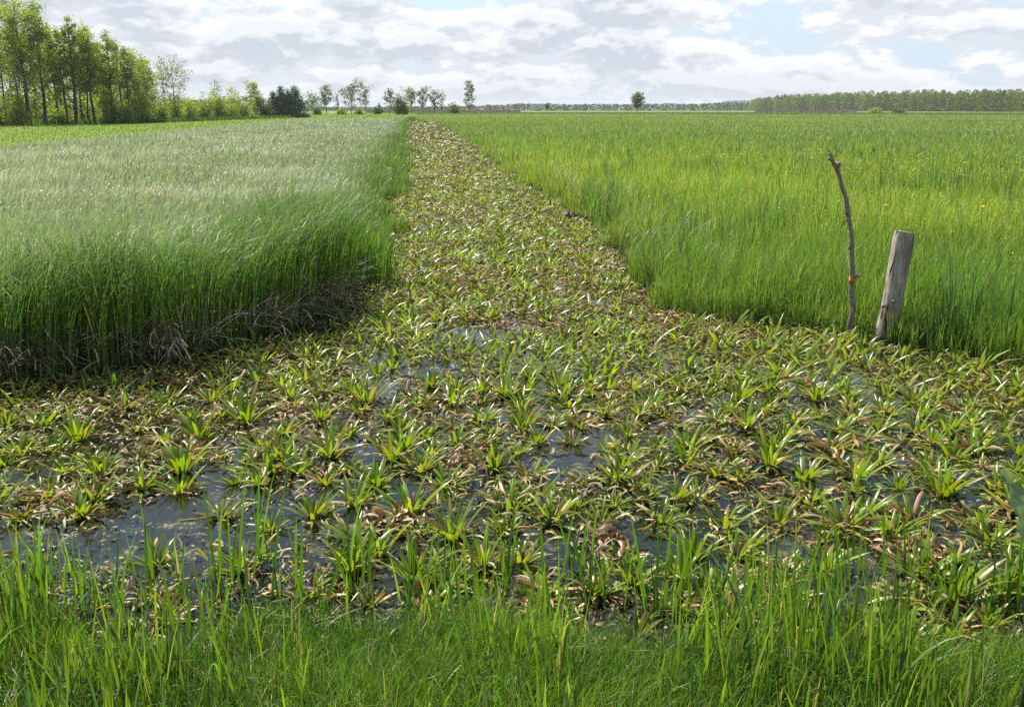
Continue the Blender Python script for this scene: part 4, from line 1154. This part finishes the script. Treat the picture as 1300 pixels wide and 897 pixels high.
SP = [(356, 149, 118, 16, 'blunt dark spruce at the left of the spruce clump'), (366, 149, 112, 18, 'spruce with sharp top in the spruce clump'),
      (375, 149, 116, 18, 'lower spruce in the dip of the spruce clump'), (383, 148.8, 112, 22, 'widest spruce at the right end of the spruce clump')]
for px, by, ty, w, lab in SP:
    place_tree('spruce_tree', px, by, ty, w * 1.3, 'spruce', lab, group='dark spruces at the meadow end', col=(0.07, 0.125, 0.042), dens=2.8, crown0=0.03, nbr=46)
MID = [(403, 145.6, 118, 12, 'tall', PG, .55, .45, 'small thin tree first right of the spruces'), (421, 145.6, 111, 17, 'tall', DG, .8, .4, 'open dark tree second right of the spruces'),
       (434, 145.6, 120, 8, 'tall', PG, .45, .4, 'spindly small tree between two larger open ones'), (452, 145.2, 112, 22, 'tall', DG, .95, .4, 'widest open dark tree left of the channel end'),
       (469, 145.2, 111, 15, 'tall', PG, .6, .4, 'pale thin crowned tree beside the widest open dark one'), (499, 145, 114, 13, 'tall', DG, .8, .3, 'grey green tree rising over the round bush at the channel end'),
       (526, 145, 113, 18, 'tall', PG, .8, .35, 'pale yellow green open tree just right of the channel end'), (540, 145, 113, 12, 'tall', DG, .9, .3, 'dark narrow tree beside the pale yellow green one'),
       (554, 144.8, 117, 13, 'tall', DG, .8, .35, 'left tree of the close dark pair'), (563, 144.8, 115, 8, 'tall', PG, .6, .3, 'right slimmer tree of the close dark pair'),
       (597, 144.6, 105, 14, 'tall', DG, .75, .25, 'tall narrow lone tree right of the channel end')]
for px, by, ty, w, kind, c, dn, c0, lab in MID:
    place_tree('birch_tree', px, by, ty, w * 1.1, kind, lab, group='thin trees along the far end of the meadow', col=c, dens=dn * 1.2, crown0=c0 * 0.6, lean=0.02 * math.sin(px), trunk=0.17 if w > 10 else 0.1, nbr=22)
SM = [(511, 145.2, 122, 19, DG, 'round dark bush at the far end of the channel'), (519, 145.2, 130, 8, YG, 'small yellow green bush beside the round dark one'),
      (578, 144.8, 131, 15, DG, 'low dark bush left of the tall lone narrow tree'), (483, 144.8, 134, 14, DG, 'low green bush left of the channel end'),
      (410, 145.4, 137, 14, DG, 'flat bush under the first thin trees'), (439, 145.2, 138, 16, MG, 'flat bush under the spindly tree'),
      (461, 145.0, 139, 16, MG, 'flat bush between the two open trees')]
for px, by, ty, w, c, lab in SM:
    place_tree('shrub', px, by, ty, w, 'bush', lab, 'bush', 'bushes at the far end of the meadow', c, dens=1.3)
place_tree('lone_tree', 804, 143.3, 121, 18, 'round', 'round crowned lone tree on the far right meadow', col=(0.075, 0.115, 0.035), dens=3.0, crown0=0.28, trunk=0.22, nbr=40)
place_tree('lone_tree', 693, 142.6, 131, 7, 'round', 'tiny far lone tree between channel end and round crowned tree', col=DG, dens=1.0, crown0=0.3, trunk=0.2)
place_tree('shrub', 1098, 144.2, 139.5, 26, 'bush', 'low pale bush before the right forest', 'bush', None, MG, dens=1.5)
place_tree('shrub', 1128, 144.2, 140.5, 26, 'bush', 'low dark bush before the right forest', 'bush', None, DG, dens=1.5)

def undergrowth():
    g = Geo(); rng = np.random.default_rng(101)
    n = 26000
    px = rng.uniform(-40, 330, n); by = np.interp(px, [-40, 200, 330], [156.5, 153.6, 149.3]) - rng.uniform(0.0, 3.0, n)
    D = (H - BANK) * F / (by - HOR)
    x = (px - 650) * D / F
    top = np.interp(px, [-40, 60, 200, 330], [6.0, 6.0, 3.6, 3.0]) * (0.45 + 0.9 * fbm(x, D, 7, 130))
    z = rng.beta(1.0, 1.5, n) * top
    c = jit(mixc((0.07, 0.115, 0.022), (0.21, 0.26, 0.03), np.clip(fbm(x, z * 2 + D, 3.0, 133) * 1.9 - 0.5, 0, 1)), n, 0.2, rng)
    g.add(*leaf_quads(np.stack([x, D, z + 0.1], -1), 0.42, c, rng))
    # dark nettles and reeds along its foot
    m_ = 9000
    px = rng.uniform(-40, 400, m_); by = np.interp(px, [-40, 200, 400], [159.2, 155.6, 148.6]) - rng.uniform(0, 0.8, m_)
    D = (H - BANK) * F / (by - HOR); x = (px - 650) * D / F
    c = jit((0.055, 0.10, 0.03), m_, 0.25, rng)
    g.add(*ribbons(np.stack([x, D, np.zeros(m_)], -1), rng.uniform(0.3, 0.95, m_), 0.12, rng.uniform(-PI, PI, m_), 0.1, 0.4, c, c * 1.2, 2, 1.3, 'grass'))
    return g
tag(obj('undergrowth', undergrowth().mesh('undergrowth', M_LEAF, False)),
    'tangled green undergrowth between the stems of the left wood', 'undergrowth', kind='stuff')

def wood(spec, seed, per, leaf, cdark, clight):
    """a far wood that reads as one mass: many crowns"""
    g = Geo(); rng = np.random.default_rng(seed)
    for px, D, Ht, cw in spec:
        x0 = (px - 650) * D / F
        k = per
        t = rng.beta(1.25, 1.1, k)
        prof = np.where(t < 0.35, 0.75 + 0.25 * t / 0.35, np.sqrt(np.clip(1 - ((t - 0.35) / 0.68) ** 2, 0, 1)))
        az = rng.uniform(0, 2 * PI, k); rr_ = np.sqrt(rng.random(k)) * prof * cw * 0.5 * (1 + 0.25 * np.sin(3 * az + 9 * t + px))
        P = np.stack([x0 + rr_ * np.cos(az), D + rr_ * np.sin(az), t * Ht + rng.normal(0, 0.25, k)], -1)
        P[:, 2] = np.maximum(P[:, 2], 0.2)
        tone = rng.random()
        c = np.asarray(cdark) * (1 - tone) + np.asarray(clight) * tone
        g.add(*leaf_quads(P, leaf, jit(c, k, 0.14, rng), rng))
    return g
rngf = np.random.default_rng(103)
spec = []
for px in np.arange(948, 1420, 5.2):
    D = np.interp(px, [948, 1000, 1300, 1420], [960, 860, 600, 560]); 
    top = np.interp(px, [948, 962, 985, 1040, 1100, 1300, 1420], [129.5, 127, 124.5, 121.5, 119.5, 116.5, 115])
    for row in range(3):
        Dr = D + row * 22
        spec.append((px + rngf.uniform(-3, 3), Dr, (144.0 - top) * D / F * rngf.uniform(0.80, 1.06), rngf.uniform(6.0, 12.5)))
tag(obj('forest', wood(spec, 104, 520, 1.0, (0.07, 0.115, 0.025), (0.16, 0.21, 0.04)).mesh('forest', M_LEAF, False)),
    'long even pale green forest at the right horizon', 'forest', kind='stuff')
spec = []
for px in np.arange(380, 1010, 3.2):
    D = 1050 + rngf.uniform(-60, 60)
    top = np.interp(px, [380, 480, 560, 620, 660, 720, 800, 870, 940, 1010], [139.5, 139.2, 138.6, 137, 135.3, 136.2, 135.8, 135.5, 133.5, 133.5]) + rngf.uniform(-0.7, 0.7)
    spec.append((px + rngf.uniform(-2, 2), D, (141.5 - top) * D / F + 2.0, rngf.uniform(9, 16)))
for px in np.arange(905, 950, 2.6):
    spec.append((px, 1500, (141.0 - np.interp(px, [905, 915, 940, 950], [134, 131.2, 130.6, 133])) * 1500 / F + 2, 16))
for px in np.arange(-60, 420, 6.0):
    spec.append((px, 700 + rngf.uniform(-40, 40), rngf.uniform(7, 13), rngf.uniform(10, 16)))
tag(obj('distant_wood', wood(spec, 105, 130, 1.7, (0.045, 0.075, 0.03), (0.075, 0.11, 0.035)).mesh('distant_wood', M_LEAF, False)),
    'thin hazy line of woods along the far horizon', 'wood', kind='stuff')

def far_reeds():
    g = Geo(); rng = np.random.default_rng(107)
    n = 9000
    px = np.concatenate([rng.uniform(470, 660, n // 2), rng.uniform(950, 1075, n // 2)])
    D = np.where(px < 700, rng.uniform(470, 520, n), rng.uniform(520, 570, n))
    x = (px - 650) * D / F
    c = jit((0.26, 0.20, 0.145), n, 0.15, rng)
    g.add(*ribbons(np.stack([x, D, np.zeros(n)], -1), rng.uniform(1.0, 1.9, n), 0.5, rng.uniform(-PI, PI, n), 0.1, 0.3, c, c, 2, 1.3, 'grass', twist0=rng.normal(0, 0.8, n)))
    return g
tag(obj('dry_reeds', far_reeds().mesh('dry_reeds', M_STRAW)), 'strips of pale dry reeds at the far end of the meadow', 'reeds', kind='stuff')

# ------------------------------------------------------------------ air
HAZE = 0.00011
if HAZE > 0:
    m, nt, out = new_mat('air')
    v = N(nt, 'ShaderNodeVolumePrincipled'); v.inputs['Color'].default_value = (0.86, 0.92, 1.0, 1); v.inputs['Density'].default_value = HAZE
    v.inputs['Anisotropy'].default_value = 0.3
    nt.links.new(v.outputs[0], out.inputs['Volume'])
    x0, x1, y0, y1, z0, z1 = -2300, 2300, -400, 2300, -1.4, 21.0
    Vb = [(x0, y0, z0), (x1, y0, z0), (x1, y1, z0), (x0, y1, z0), (x0, y0, z1), (x1, y0, z1), (x1, y1, z1), (x0, y1, z1)]
    Fb = [(3, 2, 1, 0), (4, 5, 6, 7), (0, 1, 5, 4), (1, 2, 6, 5), (2, 3, 7, 6), (3, 0, 4, 7)]
    tag(obj('haze', mesh_py('haze', Vb, Fb, m, False)), 'thin summer haze over the meadow', 'haze', kind='stuff')

# ------------------------------------------------------------------ sky and sun
SUN_EL = math.radians(52); SUN_AZ = math.radians(-38)          # azimuth from +Y, to the left
sd = np.array([math.sin(SUN_AZ) * math.cos(SUN_EL), math.cos(SUN_AZ) * math.cos(SUN_EL), math.sin(SUN_EL)])
w = bpy.data.worlds.new('World'); SC.world = w; w.use_nodes = True
w.cycles.sampling_method = 'MANUAL'; w.cycles.sample_map_resolution = 512
nt = w.node_tree; nt.nodes.clear()
out = nt.nodes.new('ShaderNodeOutputWorld'); bg = nt.nodes.new('ShaderNodeBackground')
SKY_STRENGTH = 0.085
bg.inputs['Strength'].default_value = SKY_STRENGTH
sky = N(nt, 'ShaderNodeTexSky', sky_type='NISHITA', sun_disc=False, sun_elevation=SUN_EL, sun_rotation=SUN_AZ, altitude=100.0, air_density=1.0, dust_density=0.4, ozone_density=1.2)
tc = N(nt, 'ShaderNodeTexCoord')
sep = N(nt, 'ShaderNodeSeparateXYZ'); nt.links.new(tc.outputs['Generated'], sep.inputs[0])
def math_(op, a, b=None, c=None):
    n = N(nt, 'ShaderNodeMath', operation=op)
    for k, v in enumerate((a, b, c)):
        if v is None: continue
        if isinstance(v, (int, float)): n.inputs[k].default_value = v
        else: nt.links.new(v, n.inputs[k])
    return n.outputs[0]
zc = math_('MAXIMUM', sep.outputs[2], 0.0)
def cloud_coord(dz):
    den = math_('ADD', zc, 0.34 + dz)
    inv = math_('DIVIDE', 1.0, den)
    cx = math_('MULTIPLY', sep.outputs[0], inv); cy = math_('MULTIPLY', sep.outputs[1], inv)
    cmb = N(nt, 'ShaderNodeCombineXYZ'); nt.links.new(cx, cmb.inputs[0]); nt.links.new(cy, cmb.inputs[1])
    return cmb.outputs[0]
def cloud_noise(dz):
    v = cloud_coord(dz)
    mp = N(nt, 'ShaderNodeMapping'); mp.inputs['Location'].default_value = (3.7, 1.3, 0.0)
    nt.links.new(v, mp.inputs[0])
    n = N(nt, 'ShaderNodeTexNoise', noise_dimensions='2D', Scale=2.9, Detail=8.0, Roughness=0.55)
    nt.links.new(mp.outputs[0], n.inputs['Vector'])
    wn = N(nt, 'ShaderNodeTexNoise', noise_dimensions='2D', Scale=9.0, Detail=2.0)
    nt.links.new(mp.outputs[0], wn.inputs['Vector'])
    off = N(nt, 'ShaderNodeVectorMath', operation='MULTIPLY_ADD'); off.inputs[1].default_value = (0.12, 0.12, 0.0)
    nt.links.new(wn.outputs['Color'], off.inputs[0]); nt.links.new(mp.outputs[0], off.inputs[2])
    vo = N(nt, 'ShaderNodeTexVoronoi', voronoi_dimensions='2D', feature='F1', Scale=9.0, Detail=2.0, Roughness=0.55)
    nt.links.new(off.outputs[0], vo.inputs['Vector'])
    return math_('MULTIPLY_ADD', math_('SUBTRACT', 0.45, vo.outputs['Distance']), 0.10, n.outputs[0])
d0 = cloud_noise(0.0); d1 = cloud_noise(0.011)
def maprange(x, a, b, c=0.0, d=1.0):
    n = N(nt, 'ShaderNodeMapRange', interpolation_type='SMOOTHSTEP')
    for k, v in ((1, a), (2, b), (3, c), (4, d)):
        if isinstance(v, (int, float)): n.inputs[k].default_value = v
        else: nt.links.new(v, n.inputs[k])
    nt.links.new(x, n.inputs[0]); return n.outputs[0]
thr = maprange(zc, 0.20, 0.52, 0.0, 0.18)                       # more blue higher up
dens = math_('ADD', math_('SUBTRACT', d0, thr), maprange(zc, 0.02, 0.14, 0.09, 0.0))
cover = maprange(dens, 0.34, 0.47)
diff = math_('SUBTRACT', d0, d1)
lit = maprange(diff, -0.085, 0.085)
thick = maprange(dens, 0.44, 0.64)
shade = math_('MULTIPLY', thick, 0.66)
lit2 = math_('SUBTRACT', lit, shade)
ramp = N(nt, 'ShaderNodeMix', data_type='RGBA')
ramp.inputs[6].default_value = (4.1, 4.45, 4.95, 1); ramp.inputs[7].default_value = (6.5, 6.55, 6.7, 1)
nt.links.new(math_('MAXIMUM', math_('ADD', lit2, 0.34), 0.0), ramp.inputs[0])
hz = maprange(zc, 0.0, 0.06, 0.55, 0.0)                        # paler and even near the horizon
cloud = N(nt, 'ShaderNodeMix', data_type='RGBA'); cloud.inputs[7].default_value = (4.7, 5.05, 5.55, 1)
nt.links.new(hz, cloud.inputs[0]); nt.links.new(ramp.outputs[2], cloud.inputs[6])
fin = N(nt, 'ShaderNodeMix', data_type='RGBA')
nt.links.new(math_('MULTIPLY', cover, 0.96), fin.inputs[0])
low = N(nt, 'ShaderNodeMix', data_type='RGBA'); low.inputs[7].default_value = (4.2, 4.95, 5.9, 1)
nt.links.new(maprange(zc, 0.02, 0.24, 0.9, 0.0), low.inputs[0]); nt.links.new(sky.outputs[0], low.inputs[6]); nt.links.new(low.outputs[2], fin.inputs[6])
nt.links.new(cloud.outputs[2], fin.inputs[7])
nt.links.new(fin.outputs[2], bg.inputs['Color']); nt.links.new(bg.outputs[0], out.inputs['Surface'])

sl = bpy.data.lights.new('sun', 'SUN'); sl.energy = 5.0; sl.angle = math.radians(0.53); sl.color = (1.0, 0.95, 0.87)
so = bpy.data.objects.new('sun', sl); COL.objects.link(so); so.location = (0, 0, 40)
from mathutils import Vector
so.rotation_euler = Vector((-sd[0], -sd[1], -sd[2])).to_track_quat('-Z', 'Y').to_euler()

# ------------------------------------------------------------------ render settings
vs = SC.view_settings
vs.view_transform = 'Standard'; vs.look = 'None'; vs.exposure = 0.9; vs.gamma = 1.0; vs.use_curve_mapping = False
SC.render.engine = 'CYCLES'
cy = SC.cycles
cy.max_bounces = 6; cy.diffuse_bounces = 3; cy.glossy_bounces = 2; cy.transmission_bounces = 3; cy.transparent_max_bounces = 4; cy.volume_bounces = 0
cy.caustics_reflective = False; cy.caustics_refractive = False
cy.use_adaptive_sampling = True; cy.adaptive_threshold = 0.006; cy.adaptive_min_samples = 48
cy.use_denoising = False
cy.sample_clamp_indirect = 6.0
